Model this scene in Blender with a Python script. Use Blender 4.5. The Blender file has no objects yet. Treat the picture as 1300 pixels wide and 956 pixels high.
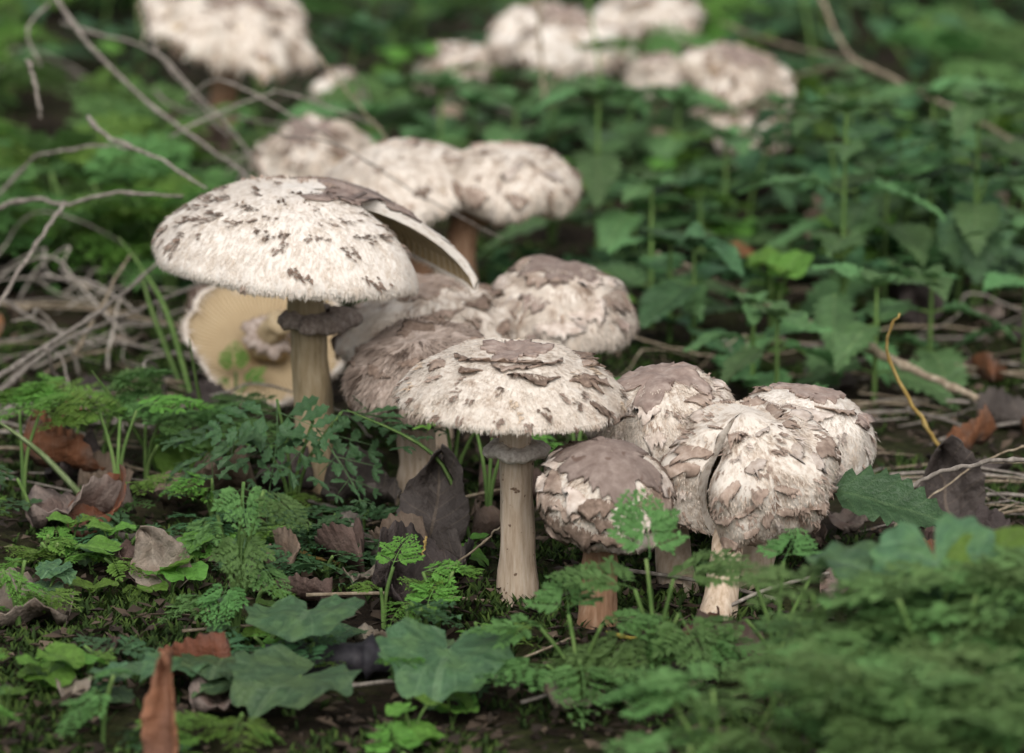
import bpy, math, random
from mathutils import Vector, Matrix, noise, Euler

# ------------------------------------------------------------------ camera, world, sun, exposure
PITCH, CAM_H, HFOV = 13.5, 0.43, 16.0
TANH = math.tan(math.radians(HFOV / 2))
scene = bpy.context.scene
col = scene.collection
cam_d = bpy.data.cameras.new('camera')
cam = bpy.data.objects.new('camera', cam_d); col.objects.link(cam)
cam.location = (0, 0, CAM_H)
cam.rotation_euler = (math.radians(90 - PITCH), 0, 0)
cam_d.sensor_width = 36.0
cam_d.lens = 18.0 / TANH
cam_d.clip_start = 0.05; cam_d.clip_end = 300
cam_d.dof.use_dof = True
cam_d.dof.focus_distance = 1.47
cam_d.dof.aperture_fstop = 10.0
scene.camera = cam

SUN_EL, SUN_AZ = 44.0, -22.0          # azimuth measured from -Y (behind the camera), negative = from the left
world = bpy.data.worlds.new('World'); scene.world = world; world.use_nodes = True
wn = world.node_tree.nodes; wl = world.node_tree.links
sky = wn.new('ShaderNodeTexSky'); sky.sky_type = 'NISHITA'; sky.sun_disc = False
sky.sun_elevation = math.radians(SUN_EL)
sky.sun_rotation = math.radians(180 + SUN_AZ)
sky.air_density = 1.0; sky.dust_density = 4.0; sky.ozone_density = 1.0
hs = wn.new('ShaderNodeHueSaturation'); hs.inputs['Saturation'].default_value = 0.28   # thin overcast: greyer than blue sky
wl.new(sky.outputs[0], hs.inputs['Color'])
bg = wn['Background']; bg.inputs['Strength'].default_value = 0.11
wl.new(hs.outputs[0], bg.inputs['Color'])
sd = bpy.data.lights.new('sun', 'SUN'); sd.energy = 1.5; sd.angle = math.radians(35); sd.color = (1, 0.975, 0.94)
sun = bpy.data.objects.new('sun', sd); col.objects.link(sun)
sun.rotation_euler = (math.radians(90 - SUN_EL), 0, math.radians(SUN_AZ))
scene.view_settings.view_transform = 'Standard'
scene.view_settings.look = 'None'
scene.view_settings.gamma = 1.0
scene.view_settings.exposure = 0.38
scene.view_settings.use_curve_mapping = False
scene.cycles.max_bounces = 5
scene.cycles.diffuse_bounces = 3
scene.cycles.glossy_bounces = 2
scene.cycles.transmission_bounces = 4
scene.cycles.transparent_max_bounces = 4

# ------------------------------------------------------------------ pixel -> place helpers (photograph pixels, 1300 x 956)
_p = math.radians(PITCH)
FW = Vector((0, math.cos(_p), -math.sin(_p))); UP = Vector((0, math.sin(_p), math.cos(_p)))
EYE = Vector((0, 0, CAM_H))
def ray(px, py):
    return FW + Vector((1, 0, 0)) * ((px - 650) / 650 * TANH) + UP * ((478 - py) / 650 * TANH)
def P(px, py, Y):
    d = ray(px, py); return EYE + d * (Y / d.y)
def gh(x, y):
    h = 0.010 * noise.noise((x * 4.1, y * 3.3, 3.7)) + 0.004 * noise.noise((x * 17, y * 17, 9.1))
    if y > 2.0: h += 0.012 * (y - 2.0) * noise.noise((x * 1.5, y * 1.5, 5.5))
    return h
def G(px, py):
    d = ray(px, py); v = EYE + d * (CAM_H / -d.z)
    return Vector((v.x, v.y, gh(v.x, v.y)))
def pxm(Y):
    return 2 * TANH / 1300 * math.hypot(Y, 0.33)

# ------------------------------------------------------------------ mesh helpers
def mesh(name, verts, faces, mat, attrs=None, uv=None, smooth=True):
    me = bpy.data.meshes.new(name)
    me.from_pydata([tuple(v) for v in verts], [], faces)
    if smooth: me.polygons.foreach_set('use_smooth', [True] * len(me.polygons))
    if attrs:
        for k, vals in attrs.items():
            if isinstance(vals[0], (tuple, list, Vector)):
                a = me.attributes.new(k, 'FLOAT_VECTOR', 'POINT')
                a.data.foreach_set('vector', [c for v in vals for c in v])
            else:
                a = me.attributes.new(k, 'FLOAT', 'POINT')
                a.data.foreach_set('value', vals)
    if uv:
        u = me.uv_layers.new(name='UVMap')
        idx = [0] * len(me.loops); me.loops.foreach_get('vertex_index', idx)
        u.data.foreach_set('uv', [c for i in idx for c in uv[i]])
    me.materials.append(mat)
    me.update()
    return me
def link(name, data, parent=None, loc=None, rot=None, scale=None):
    o = bpy.data.objects.new(name, data); col.objects.link(o)
    if parent: o.parent = parent
    if loc is not None: o.location = loc
    if rot is not None: o.rotation_euler = rot
    if scale is not None: o.scale = (scale,) * 3 if isinstance(scale, (int, float)) else scale
    return o
def tag(o, label, cat, group=None):
    o['label'] = label; o['category'] = cat
    if group: o['group'] = group
    return o
def thing(name, loc, label, cat, group=None, rot=None):
    return tag(link(name, None, None, loc, rot), label, cat, group)
def catmull(pts, n):
    out = []; m = len(pts)
    for i in range(n):
        t = i / (n - 1) * (m - 1); k = min(int(t), m - 2); f = t - k
        a, b, c, d = pts[max(k - 1, 0)], pts[k], pts[k + 1], pts[min(k + 2, m - 1)]
        out.append(tuple(0.5 * (2 * b[j] + (c[j] - a[j]) * f + (2 * a[j] - 5 * b[j] + 4 * c[j] - d[j]) * f * f
                                + (3 * b[j] - a[j] - 3 * c[j] + d[j]) * f ** 3) for j in range(len(b))))
    return out
def tube(path, rad, nseg=8, wob=0.0, seed=0, cap=True, vin=None):
    """verts, faces, attr t of a tube along path; rad: list or number"""
    V, F, T = (vin or ([], [], []))
    base = len(V); n = len(path)
    up = Vector((0.13, 0.31, 0.94))
    for i, p in enumerate(path):
        p = Vector(p)
        d = (Vector(path[min(i + 1, n - 1)]) - Vector(path[max(i - 1, 0)])).normalized()
        a = d.cross(up)
        if a.length < 1e-4: a = d.cross(Vector((1, 0, 0)))
        a.normalize(); b = d.cross(a)
        r = rad[i] if isinstance(rad, (list, tuple)) else rad
        for k in range(nseg):
            an = 2 * math.pi * k / nseg
            rr = r * (1 + wob * noise.noise((math.cos(an) * 1.3 + seed, math.sin(an) * 1.3, i * 0.35)))
            V.append(p + (a * math.cos(an) + b * math.sin(an)) * rr); T.append(i / (n - 1))
    for i in range(n - 1):
        for k in range(nseg):
            a0 = base + i * nseg + k; a1 = base + i * nseg + (k + 1) % nseg
            F.append((a0, a1, a1 + nseg, a0 + nseg))
    if cap:
        F.append(tuple(base + k for k in range(nseg))[::-1])
        F.append(tuple(base + (n - 1) * nseg + k for k in range(nseg)))
    return V, F, T

# ------------------------------------------------------------------ materials
def newmat(name):
    m = bpy.data.materials.new(name); m.use_nodes = True
    nt = m.node_tree; nt.nodes.clear()
    return m, nt.nodes, nt.links
def N(nodes, t, **kw):
    n = nodes.new(t)
    for k, v in kw.items():
        if k in n.inputs: n.inputs[k].default_value = v
        else: setattr(n, k, v)
    return n
def ramp(nodes, stops):
    r = nodes.new('ShaderNodeValToRGB'); e = r.color_ramp.elements
    while len(e) < len(stops): e.new(0.5)
    for el, (p, c) in zip(e, stops):
        el.position = p; el.color = (c[0], c[1], c[2], 1)
    return r
def out(nodes, links, shader):
    o = nodes.new('ShaderNodeOutputMaterial'); links.new(shader, o.inputs['Surface'])

def mat_cap(name, pale, mid, dark, brown_amt=0.5):
    """fibrous cap flesh: fibres run outward along the attribute fib"""
    m, n, l = newmat(name)
    at = N(n, 'ShaderNodeAttribute', attribute_name='fib')
    n1 = N(n, 'ShaderNodeTexNoise', Scale=9.0, Detail=6.0, Roughness=0.65)
    l.new(at.outputs['Vector'], n1.inputs['Vector'])
    n2 = N(n, 'ShaderNodeTexNoise', Scale=2.2, Detail=4.0, Roughness=0.6)
    l.new(at.outputs['Vector'], n2.inputs['Vector'])
    mx = N(n, 'ShaderNodeMath', operation='ADD'); l.new(n1.outputs['Fac'], mx.inputs[0]); l.new(n2.outputs['Fac'], mx.inputs[1])
    md = N(n, 'ShaderNodeMath', operation='MULTIPLY'); md.inputs[1].default_value = 0.5; l.new(mx.outputs[0], md.inputs[0])
    b = brown_amt
    r = ramp(n, [(0.30 + 0.1 * b, dark), (0.40 + 0.1 * b, mid), (0.48 + 0.1 * b, pale), (0.8, tuple(min(1, c * 1.08) for c in pale))])
    l.new(md.outputs[0], r.inputs['Fac'])
    bs = N(n, 'ShaderNodeBsdfPrincipled', Roughness=0.85)
    bs.inputs['Specular IOR Level'].default_value = 0.2
    l.new(r.outputs[0], bs.inputs['Base Color'])
    bp = N(n, 'ShaderNodeBump', Strength=0.55, Distance=0.0012); l.new(n1.outputs['Fac'], bp.inputs['Height']); l.new(bp.outputs[0], bs.inputs['Normal'])
    out(n, l, bs.outputs[0]); return m
def mat_attr(name, stops, rough=0.85, bump=0.0, scale=400, transl=0.0, namp=0.3):
    """colour from point attribute tc through a ramp, broken up by fine noise"""
    m, n, l = newmat(name)
    at = N(n, 'ShaderNodeAttribute', attribute_name='tc')
    tc = N(n, 'ShaderNodeTexCoord')
    nz = N(n, 'ShaderNodeTexNoise', Scale=scale, Detail=3.0); l.new(tc.outputs['Object'], nz.inputs['Vector'])
    mm = N(n, 'ShaderNodeMath', operation='MULTIPLY_ADD'); l.new(nz.outputs['Fac'], mm.inputs[0]); mm.inputs[1].default_value = namp
    sub = N(n, 'ShaderNodeMath', operation='SUBTRACT'); l.new(at.outputs['Fac'], sub.inputs[0]); sub.inputs[1].default_value = namp / 2
    l.new(sub.outputs[0], mm.inputs[2])
    r = ramp(n, stops); l.new(mm.outputs[0], r.inputs['Fac'])
    bs = N(n, 'ShaderNodeBsdfPrincipled', Roughness=rough); bs.inputs['Specular IOR Level'].default_value = 0.25
    l.new(r.outputs[0], bs.inputs['Base Color'])
    if bump:
        bp = N(n, 'ShaderNodeBump', Strength=bump, Distance=0.001); l.new(nz.outputs['Fac'], bp.inputs['Height']); l.new(bp.outputs[0], bs.inputs['Normal'])
    sh = bs.outputs[0]
    if transl:
        t = N(n, 'ShaderNodeBsdfTranslucent'); l.new(r.outputs[0], t.inputs['Color'])
        ms = N(n, 'ShaderNodeMixShader'); ms.inputs[0].default_value = transl
        l.new(sh, ms.inputs[1]); l.new(t.outputs[0], ms.inputs[2]); sh = ms.outputs[0]
    out(n, l, sh); return m
def mat_fiber(name, c1, c2, c3, scale=(90, 90, 12), rough=0.8, bump=0.4, spots=None):
    """object-space streaky material (stems, stalks, scales)"""
    m, n, l = newmat(name)
    tc = N(n, 'ShaderNodeTexCoord'); mp = N(n, 'ShaderNodeMapping'); mp.inputs['Scale'].default_value = scale
    oi = N(n, 'ShaderNodeObjectInfo'); l.new(oi.outputs['Random'], mp.inputs['Location'])
    l.new(tc.outputs['Object'], mp.inputs['Vector'])
    nz = N(n, 'ShaderNodeTexNoise', Scale=4.0, Detail=6.0, Roughness=0.62); l.new(mp.outputs[0], nz.inputs['Vector'])
    r = ramp(n, [(0.28, c1), (0.5, c2), (0.72, c3)]); l.new(nz.outputs['Fac'], r.inputs['Fac'])
    hv = N(n, 'ShaderNodeHueSaturation'); l.new(r.outputs[0], hv.inputs['Color'])
    mv = N(n, 'ShaderNodeMapRange'); l.new(oi.outputs['Random'], mv.inputs['Value'])
    mv.inputs['To Min'].default_value = 0.8; mv.inputs['To Max'].default_value = 1.2
    l.new(mv.outputs[0], hv.inputs['Value'])
    colr = hv.outputs[0]
    if spots:
        ns = N(n, 'ShaderNodeTexNoise', Scale=spots[0], Detail=2.0); l.new(tc.outputs['Object'], ns.inputs['Vector'])
        rs = ramp(n, [(0.66, (0, 0, 0)), (0.71, (1, 1, 1))]); l.new(ns.outputs['Fac'], rs.inputs['Fac'])
        mc = N(n, 'ShaderNodeMix', data_type='RGBA'); l.new(rs.outputs[0], mc.inputs[0]); l.new(colr, mc.inputs[6]); mc.inputs[7].default_value = (*spots[1], 1)
        colr = mc.outputs[2]
    bs = N(n, 'ShaderNodeBsdfPrincipled', Roughness=rough); bs.inputs['Specular IOR Level'].default_value = 0.25
    l.new(colr, bs.inputs['Base Color'])
    bp = N(n, 'ShaderNodeBump', Strength=bump, Distance=0.001); l.new(nz.outputs['Fac'], bp.inputs['Height']); l.new(bp.outputs[0], bs.inputs['Normal'])
    out(n, l, bs.outputs[0]); return m
def mat_leaf(name, base, vein, nlat=7.0, slope=1.3, transl=0.3, rough=0.5, blotch=None, var=0.25, veinw=0.07):
    """green or dead leaf; UV = (u across -1..1 mapped 0..1, t along)"""
    m, n, l = newmat(name)
    uv = N(n, 'ShaderNodeUVMap'); sx = N(n, 'ShaderNodeSeparateXYZ'); l.new(uv.outputs[0], sx.inputs[0])
    def M(op, a, b=None):
        q = N(n, 'ShaderNodeMath', operation=op)
        for i, v in enumerate((a, b)):
            if v is None: continue
            if isinstance(v, (int, float)): q.inputs[i].default_value = v
            else: l.new(v, q.inputs[i])
        return q.outputs[0]
    au = M('ABSOLUTE', M('MULTIPLY_ADD', sx.outputs[0], 2.0)); au.node.inputs[0].links[0].from_node.inputs[2].default_value = -1.0
    ph = M('SUBTRACT', M('MULTIPLY', sx.outputs[1], nlat), M('MULTIPLY', au, slope))
    fr = M('ABSOLUTE', M('SUBTRACT', M('FRACT', ph), 0.5))
    lat = M('LESS_THAN', M('SUBTRACT', 0.5, fr), veinw)
    mid = M('LESS_THAN', au, 0.05)
    v = M('MAXIMUM', M('MULTIPLY', lat, 0.55), mid)
    tc = N(n, 'ShaderNodeTexCoord'); oi = N(n, 'ShaderNodeObjectInfo')
    av = N(n, 'ShaderNodeVectorMath', operation='ADD'); l.new(tc.outputs['Object'], av.inputs[0]); l.new(oi.outputs['Random'], av.inputs[1])
    nz = N(n, 'ShaderNodeTexNoise', Scale=6.0, Detail=5.0, Roughness=0.6); l.new(av.outputs[0], nz.inputs['Vector'])
    mr = N(n, 'ShaderNodeMapRange'); l.new(nz.outputs['Fac'], mr.inputs['Value'])
    mr.inputs['From Min'].default_value = 0.3; mr.inputs['From Max'].default_value = 0.7
    mr.inputs['To Min'].default_value = 0.72; mr.inputs['To Max'].default_value = 1.25
    rv = N(n, 'ShaderNodeMapRange'); l.new(oi.outputs['Random'], rv.inputs['Value'])
    rv.inputs['To Min'].default_value = 1 - var; rv.inputs['To Max'].default_value = 1 + var
    val = M('MULTIPLY', mr.outputs[0], rv.outputs[0])
    mc = N(n, 'ShaderNodeMix', data_type='RGBA'); l.new(v, mc.inputs[0]); mc.inputs[6].default_value = (*base, 1); mc.inputs[7].default_value = (*vein, 1)
    c = mc.outputs[2]
    if blotch:
        nb = N(n, 'ShaderNodeTexNoise', Scale=3.0, Detail=4.0); l.new(av.outputs[0], nb.inputs['Vector'])
        rb = ramp(n, [(0.45, (0, 0, 0)), (0.62, (1, 1, 1))]); l.new(nb.outputs['Fac'], rb.inputs['Fac'])
        m2 = N(n, 'ShaderNodeMix', data_type='RGBA'); l.new(rb.outputs[0], m2.inputs[0]); l.new(c, m2.inputs[6]); m2.inputs[7].default_value = (*blotch, 1)
        c = m2.outputs[2]
    # hue drift between plants
    hr = N(n, 'ShaderNodeMapRange'); l.new(oi.outputs['Random'], hr.inputs['Value']); hr.inputs['To Min'].default_value = 0.475; hr.inputs['To Max'].default_value = 0.515
    hv = N(n, 'ShaderNodeHueSaturation'); l.new(c, hv.inputs['Color']); l.new(val, hv.inputs['Value']); l.new(hr.outputs[0], hv.inputs['Hue'])
    bs = N(n, 'ShaderNodeBsdfPrincipled', Roughness=rough); bs.inputs['Specular IOR Level'].default_value = 0.35
    l.new(hv.outputs[0], bs.inputs['Base Color'])
    bp = N(n, 'ShaderNodeBump', Strength=0.35, Distance=0.03)
    hh = M('ADD', M('MULTIPLY', v, -0.5), nz.outputs['Fac']); l.new(hh, bp.inputs['Height']); l.new(bp.outputs[0], bs.inputs['Normal'])
    t = N(n, 'ShaderNodeBsdfTranslucent'); l.new(hv.outputs[0], t.inputs['Color'])
    ms = N(n, 'ShaderNodeMixShader'); ms.inputs[0].default_value = transl
    l.new(bs.outputs[0], ms.inputs[1]); l.new(t.outputs[0], ms.inputs[2])
    out(n, l, ms.outputs[0]); return m

PALE, MID, DARK = (0.71, 0.64, 0.56), (0.52, 0.43, 0.35), (0.24, 0.17, 0.125)
M_CAP = mat_cap('cap_flesh_pale', PALE, MID, DARK, 0.25)
M_CAPW = mat_cap('cap_flesh_white', (0.78, 0.72, 0.65), (0.60, 0.51, 0.42), (0.30, 0.22, 0.17), 0.0)
M_CAPB = mat_cap('cap_flesh_brown', (0.43, 0.35, 0.30), (0.32, 0.25, 0.205), (0.16, 0.12, 0.095), 0.5)
TUFT = mat_attr('cap_fibres', [(0.0, (0.80, 0.74, 0.67)), (0.45, (0.66, 0.56, 0.46)), (0.7, (0.40, 0.29, 0.22)), (1.0, (0.17, 0.115, 0.085))], transl=0.15, namp=0.14)
TUFTB = mat_attr('brown_fibres', [(0.0, (0.52, 0.44, 0.38)), (0.5, (0.35, 0.27, 0.22)), (1.0, (0.12, 0.085, 0.065))], transl=0.1)
M_SCALE = mat_fiber('cap_scale_brown', (0.20, 0.14, 0.11), (0.32, 0.24, 0.19), (0.46, 0.37, 0.31), scale=(60, 60, 60), bump=0.5)
M_SCALEP = mat_fiber('cap_scale_pale', (0.34, 0.26, 0.21), (0.50, 0.42, 0.36), (0.68, 0.61, 0.55), scale=(60, 60, 60), bump=0.5)
M_SCALED = mat_fiber('cap_scale_dark', (0.10, 0.068, 0.05), (0.20, 0.142, 0.108), (0.34, 0.255, 0.20), scale=(90, 90, 90), bump=0.6)
M_DISC = mat_fiber('cap_disc_brown', (0.20, 0.142, 0.118), (0.275, 0.208, 0.176), (0.40, 0.32, 0.275), scale=(48, 48, 48), bump=0.55, rough=0.7, spots=(140, (0.15, 0.10, 0.08)))
M_STEM = mat_fiber('stem_tan', (0.36, 0.26, 0.175), (0.52, 0.405, 0.30), (0.64, 0.54, 0.43), scale=(130, 130, 14), bump=0.35, spots=(330, (0.16, 0.10, 0.065)))
M_STEMB = mat_fiber('stem_rust', (0.18, 0.095, 0.05), (0.30, 0.17, 0.10), (0.40, 0.27, 0.18), scale=(130, 130, 14), bump=0.35)
M_STEMO = mat_fiber('stem_olive', (0.27, 0.20, 0.11), (0.39, 0.30, 0.18), (0.49, 0.40, 0.27), scale=(130, 130, 14), bump=0.35)
M_RING = mat_fiber('ring_grey', (0.17, 0.125, 0.10), (0.31, 0.245, 0.205), (0.50, 0.43, 0.38), scale=(110, 110, 110), bump=0.6)
M_RINGP = mat_fiber('ring_pale', (0.34, 0.28, 0.23), (0.56, 0.49, 0.43), (0.74, 0.68, 0.61), scale=(150, 150, 150), bump=0.6)
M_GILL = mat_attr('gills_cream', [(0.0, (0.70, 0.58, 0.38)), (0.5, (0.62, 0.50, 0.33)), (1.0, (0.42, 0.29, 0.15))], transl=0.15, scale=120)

# ------------------------------------------------------------------ mushrooms
PROF = {
    'convex': [(0, 1), (.22, .985), (.45, .90), (.66, .74), (.84, .50), (.96, .22), (1.0, .04), (.985, -.07), (.95, -.09)],
    'flat':   [(0, 1), (.25, .98), (.47, .91), (.64, .74), (.80, .50), (.93, .24), (1.0, .02), (.99, -.06), (.955, -.07)],
    'dome':   [(0, 1), (.24, .97), (.48, .86), (.70, .66), (.88, .40), (.98, .14), (1.0, -.04), (.97, -.13), (.92, -.15)],
    'button': [(0, 1), (.26, .97), (.52, .86), (.76, .66), (.93, .40), (1.0, .12), (.95, -.16), (.80, -.36), (.58, -.46)],
    'bag':    [(0, 1), (.28, .96), (.56, .84), (.80, .60), (.96, .26), (1.0, -.10), (.93, -.42), (.78, -.60), (.62, -.66)],
    'droop':  [(0, 1), (.28, .96), (.54, .84), (.76, .62), (.92, .32), (1.0, -.02), (.99, -.32), (.93, -.5), (.86, -.54)],
}
class Cap:
    def __init__(s, c, R, H, prof, axis=(0, 0, 1), seed=0, wave=.05, rn=.05, bump=.0012, theta0=0, span=2 * math.pi, deform=None, clump=1.0):
        s.c = Vector(c); s.R = R; s.H = H; s.seed = seed; s.wave = wave; s.rn = rn; s.bump = bump
        s.t0 = theta0; s.span = span; s.deform = deform; s.clump = clump
        s.M = Vector((0, 0, 1)).rotation_difference(Vector(axis).normalized()).to_matrix()
        s.axis = s.M @ Vector((0, 0, 1))
        pts = catmull(PROF[prof], 161)
        L = [0]
        for a, b in zip(pts, pts[1:]): L.append(L[-1] + math.hypot((b[0] - a[0]) * R, (b[1] - a[1]) * H))
        s.tab = []; j = 0
        for i in range(201):
            t = i / 200 * L[-1]
            while j < len(L) - 2 and L[j + 1] < t: j += 1
            f = (t - L[j]) / max(1e-9, L[j + 1] - L[j])
            s.tab.append((pts[j][0] + f * (pts[j + 1][0] - pts[j][0]), pts[j][1] + f * (pts[j + 1][1] - pts[j][1])))
        s.arc = L[-1]; s.rim = pts[-1]
    def rz(s, v):
        t = max(0, min(199.999, v * 200)); k = int(t); f = t - k
        a, b = s.tab[k], s.tab[k + 1]
        return (a[0] + f * (b[0] - a[0])) * s.R, (a[1] + f * (b[1] - a[1])) * s.H
    def place(s, th, v, r, z, bump=True, extra=0.0):
        if s.span < 6.28:
            while th < s.t0 - 1e-6: th += 2 * math.pi
            if th > s.t0 + s.span: th = s.t0 + s.span if th - s.t0 - s.span < (2 * math.pi - s.span) / 2 else s.t0
        ct, st = math.cos(th), math.sin(th); sd = s.seed * 7.31
        k = 1 + s.rn * 2 * noise.noise((ct * 1.6 + sd, st * 1.6, 1.0)) * min(1, v * 1.2) + s.rn * 0.5 * noise.noise((ct * 6 + sd, st * 6, 4.0)) * v * v
        z = z + s.H * s.wave * 2 * noise.noise((ct * 1.3, st * 1.3, sd)) * v * v
        x, y = r * k * ct, r * k * st
        if s.deform: x, y, z = s.deform(th, v, x, y, z)
        if bump or extra:
            a, b = s.rz(min(1, v + .02)), s.rz(max(0, v - .02))
            dr, dz = a[0] - b[0], a[1] - b[1]; q = math.hypot(dr, dz) or 1
            nr, nz = -dz / q, dr / q
            d = extra
            if bump:
                rr = v * s.R / 0.05
                d += s.bump * (1.1 * noise.noise((ct * rr * 3.2 + sd, st * rr * 3.2, v * 4 * s.R / .05)) + 0.8 * noise.noise((ct * rr * 8 + sd, st * rr * 8, v * 7 * s.R / .05)))
            x += nr * ct * d; y += nr * st * d; z += nz * d
        return s.M @ Vector((x, y, z)) + s.c
    def S(s, th, v, extra=0.0, bump=True):
        r, z = s.rz(v); return s.place(th, v, r, z, bump, extra)
    def under(s, th, g, drop=0.0):
        """g = 0 at the rim .. 1 at the stem"""
        v = max(.04, (1 - g) * .985)
        r, z = s.rz(v)
        t = s.H * (.055 + .20 * g * g) if g > .02 else .0006
        return s.place(th, v, r, z, False, -t - drop)
    def frame(s, th, v):
        p = s.S(th, v); e = .012
        dv = s.S(th, min(1, v + e), bump=False) - s.S(th, max(0, v - e), bump=False)
        dt = s.S(th + .03, v, bump=False) - s.S(th - .03, v, bump=False)
        dv.normalize()
        if dt.length < 1e-7: dt = Vector((0, 1, 0))
        dt.normalize(); nn = dt.cross(dv)
        nn = nn.normalized() if nn.length > 1e-6 else s.axis
        if nn.dot(p - (s.c - s.axis * s.H)) < 0: nn = -nn
        return p, dv, dt, nn

def build_cap(root, C, mat, nt=150, ns=56):
    closed = C.span > 6.28; V, F, fib = [], [], []
    cols = nt if closed else nt + 1
    k = C.R / .05
    for i in range(cols):
        th = C.t0 + C.span * i / nt
        for j in range(ns + 1):
            v = max(j / ns, 0.002)
            V.append(C.S(th, v))
            rr = 0.25 + v * 1.1
            fib.append((math.cos(th) * rr * 3.2 * k + C.seed, math.sin(th) * rr * 3.2 * k, v * 1.1 * k))
    w = ns + 1
    for i in range(nt):
        a, b = i * w, ((i + 1) % cols) * w
        for j in range(ns): F.append((a + j, a + j + 1, b + j + 1, b + j))
    if not closed:           # torn faces: close the flesh between skin and gills
        for th in (C.t0, C.t0 + C.span):
            b0 = len(V)
            for j in range(13):
                g = j / 12
                V.append(C.S(th, 1 - g * .95)); V.append(C.under(th, g, 0.001)); fib += [(g * 3, 0, 0), (g * 3, .3, 0)]
            for j in range(12): F.append((b0 + 2 * j, b0 + 2 * j + 1, b0 + 2 * j + 3, b0 + 2 * j + 2))
    return link('cap', mesh('cap', V, F, mat, {'fib': fib}), root)
def build_gills(root, C, n=110, ng=10, depth=.05):
    closed = C.span > 6.28; V, F, tc = [], [], []
    m = 2 * n; cols = m if closed else m + 1
    for i in range(cols):
        th = C.t0 + C.span * i / m
        for j in range(ng + 1):
            g = j / ng
            d = depth * C.H * math.sin(math.pi * min(1, g * 1.02)) ** .6 if i % 2 else 0
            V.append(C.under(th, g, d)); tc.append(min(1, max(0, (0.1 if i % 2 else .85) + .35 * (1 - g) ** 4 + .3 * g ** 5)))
    w = ng + 1
    for i in range(m):
        a, b = i * w, ((i + 1) % cols) * w
        for j in range(ng): F.append((a + j, b + j, b + j + 1, a + j + 1))
    return link('gills', mesh('gills', V, F, M_GILL, {'tc': tc}, smooth=False), root)
def build_tufts(root, C, n, mat=TUFT, L=(.0022, .0055), W=(.00014, .00036), smin=.12, brown=.35, lift=.09, rimshare=.12, spread=.15, skip=None, droop=.0):
    rnd = random.Random(C.seed * 31 + 5); V, F, tc = [], [], []
    sd = C.seed * 3.77
    for q in range(n):
        th = C.t0 + rnd.random() * C.span
        rim = rnd.random() < rimshare
        v = .94 + .06 * rnd.random() if rim else math.sqrt(smin * smin + (1 - smin * smin) * rnd.random())
        if skip and skip(th, v): continue
        p, dv, dt, nn = C.frame(th, v)
        k = C.R / .05
        ps = p * 1.0
        cl = noise.noise((ps.x * 130 * C.clump + sd, ps.y * 130 * C.clump, ps.z * 90 * C.clump)) + .6 * noise.noise((ps.x * 330 + sd, ps.y * 330, ps.z * 240))
        length = rnd.uniform(*L) * (1 + .6 * max(0, cl)); wd = rnd.uniform(*W)
        d = (dv + dt * rnd.gauss(0, spread) + nn * lift * rnd.random() * (1.6 if cl > .25 else .8)).normalized()
        if rim: d = (d - C.axis * .6 * rnd.random()).normalized(); length *= .65
        side = d.cross(nn).normalized()
        b = len(V); tw = rnd.gauss(0, .14) * length
        up = nn * (.0002 + .0003 * rnd.random())
        m = p + d * length * .55 + side * tw * .4 + nn * length * .02 + up
        t = p + d * length + side * tw + nn * length * lift * rnd.uniform(-.3, .9) + up
        V += [p - side * wd - nn * .0004, p + side * wd - nn * .0004, m - side * wd * .8, m + side * wd * .8, t]
        F += [(b, b + 1, b + 3, b + 2), (b + 2, b + 3, b + 4)]
        x = brown * .5 + max(0, cl - .12) * brown * 2.2 + rnd.random() * .12 + (.12 * brown if v < .45 else 0)
        tc += [min(1, x)] * 2 + [min(1, x + .04)] * 2 + [min(1, x + .12 + .3 * brown * rnd.random())]
    o = link('shaggy_fibres', mesh('shaggy_fibres', V, F, mat, {'tc': tc}, smooth=False), root); o['kind'] = 'stuff'
    return o
def build_scale(root, C, th, v, half, length, lift, mat, rnd, thick=.0003, skew=0.0, name='scale'):
    """one ragged flap lying on the cap, its outer edge raised; half = half width in metres"""
    nu, nv = 13, 5; V, F = [], []
    r = max(.006, C.rz(v)[0]); sd = rnd.random() * 50; sk = rnd.gauss(0, .35)
    jag = [rnd.uniform(-.22, .22) for _ in range(nu)]
    def pt(i, j, off):
        u = -1 + 2 * i / (nu - 1); t = j / (nv - 1)
        wv = (.55 + .55 * math.sin(math.pi * min(1, .18 + .75 * t))) * (1 + .45 * noise.noise((sd, t * 3, u)))
        ev = t * (1 + .55 * noise.noise((u * 2.2, sd, 3)) + jag[i] * (t > .7)) - .30 * u * u * t + .16 * (1 - t) * u * u + sk * u * .5
        tt = th + u * half * wv / r + skew * t
        vv = max(.02, min(.995, v + ev * length / C.arc))
        h = -.0003 + .0007 * min(1, t * 2.5) + (.0003 + lift * (.55 + .9 * noise.noise((u * 1.7, sd, 5)))) * t ** 1.6 + .0005 * noise.noise((u * 4, t * 4, sd))
        return C.S(tt, vv, extra=h + off)
    for layer, off in ((0, thick), (1, -.0006)):
        for i in range(nu):
            for j in range(nv): V.append(pt(i, j, off if layer == 0 else (-.0008 if j < 2 else -thick * .8)))
    n = nu * nv
    for i in range(nu - 1):
        for j in range(nv - 1):
            a = i * nv + j
            F.append((a, a + 1, a + nv + 1, a + nv)); F.append((n + a, n + a + nv, n + a + nv + 1, n + a + 1))
    ring = [i * nv for i in range(nu)] + [(nu - 1) * nv + j for j in range(1, nv)] + [i * nv + nv - 1 for i in range(nu - 2, -1, -1)] + [j for j in range(nv - 2, 0, -1)]
    for a, b in zip(ring, ring[1:] + ring[:1]): F.append((a, b, n + b, n + a))
    return link(name, mesh(name, V, F, mat), root)
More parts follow.
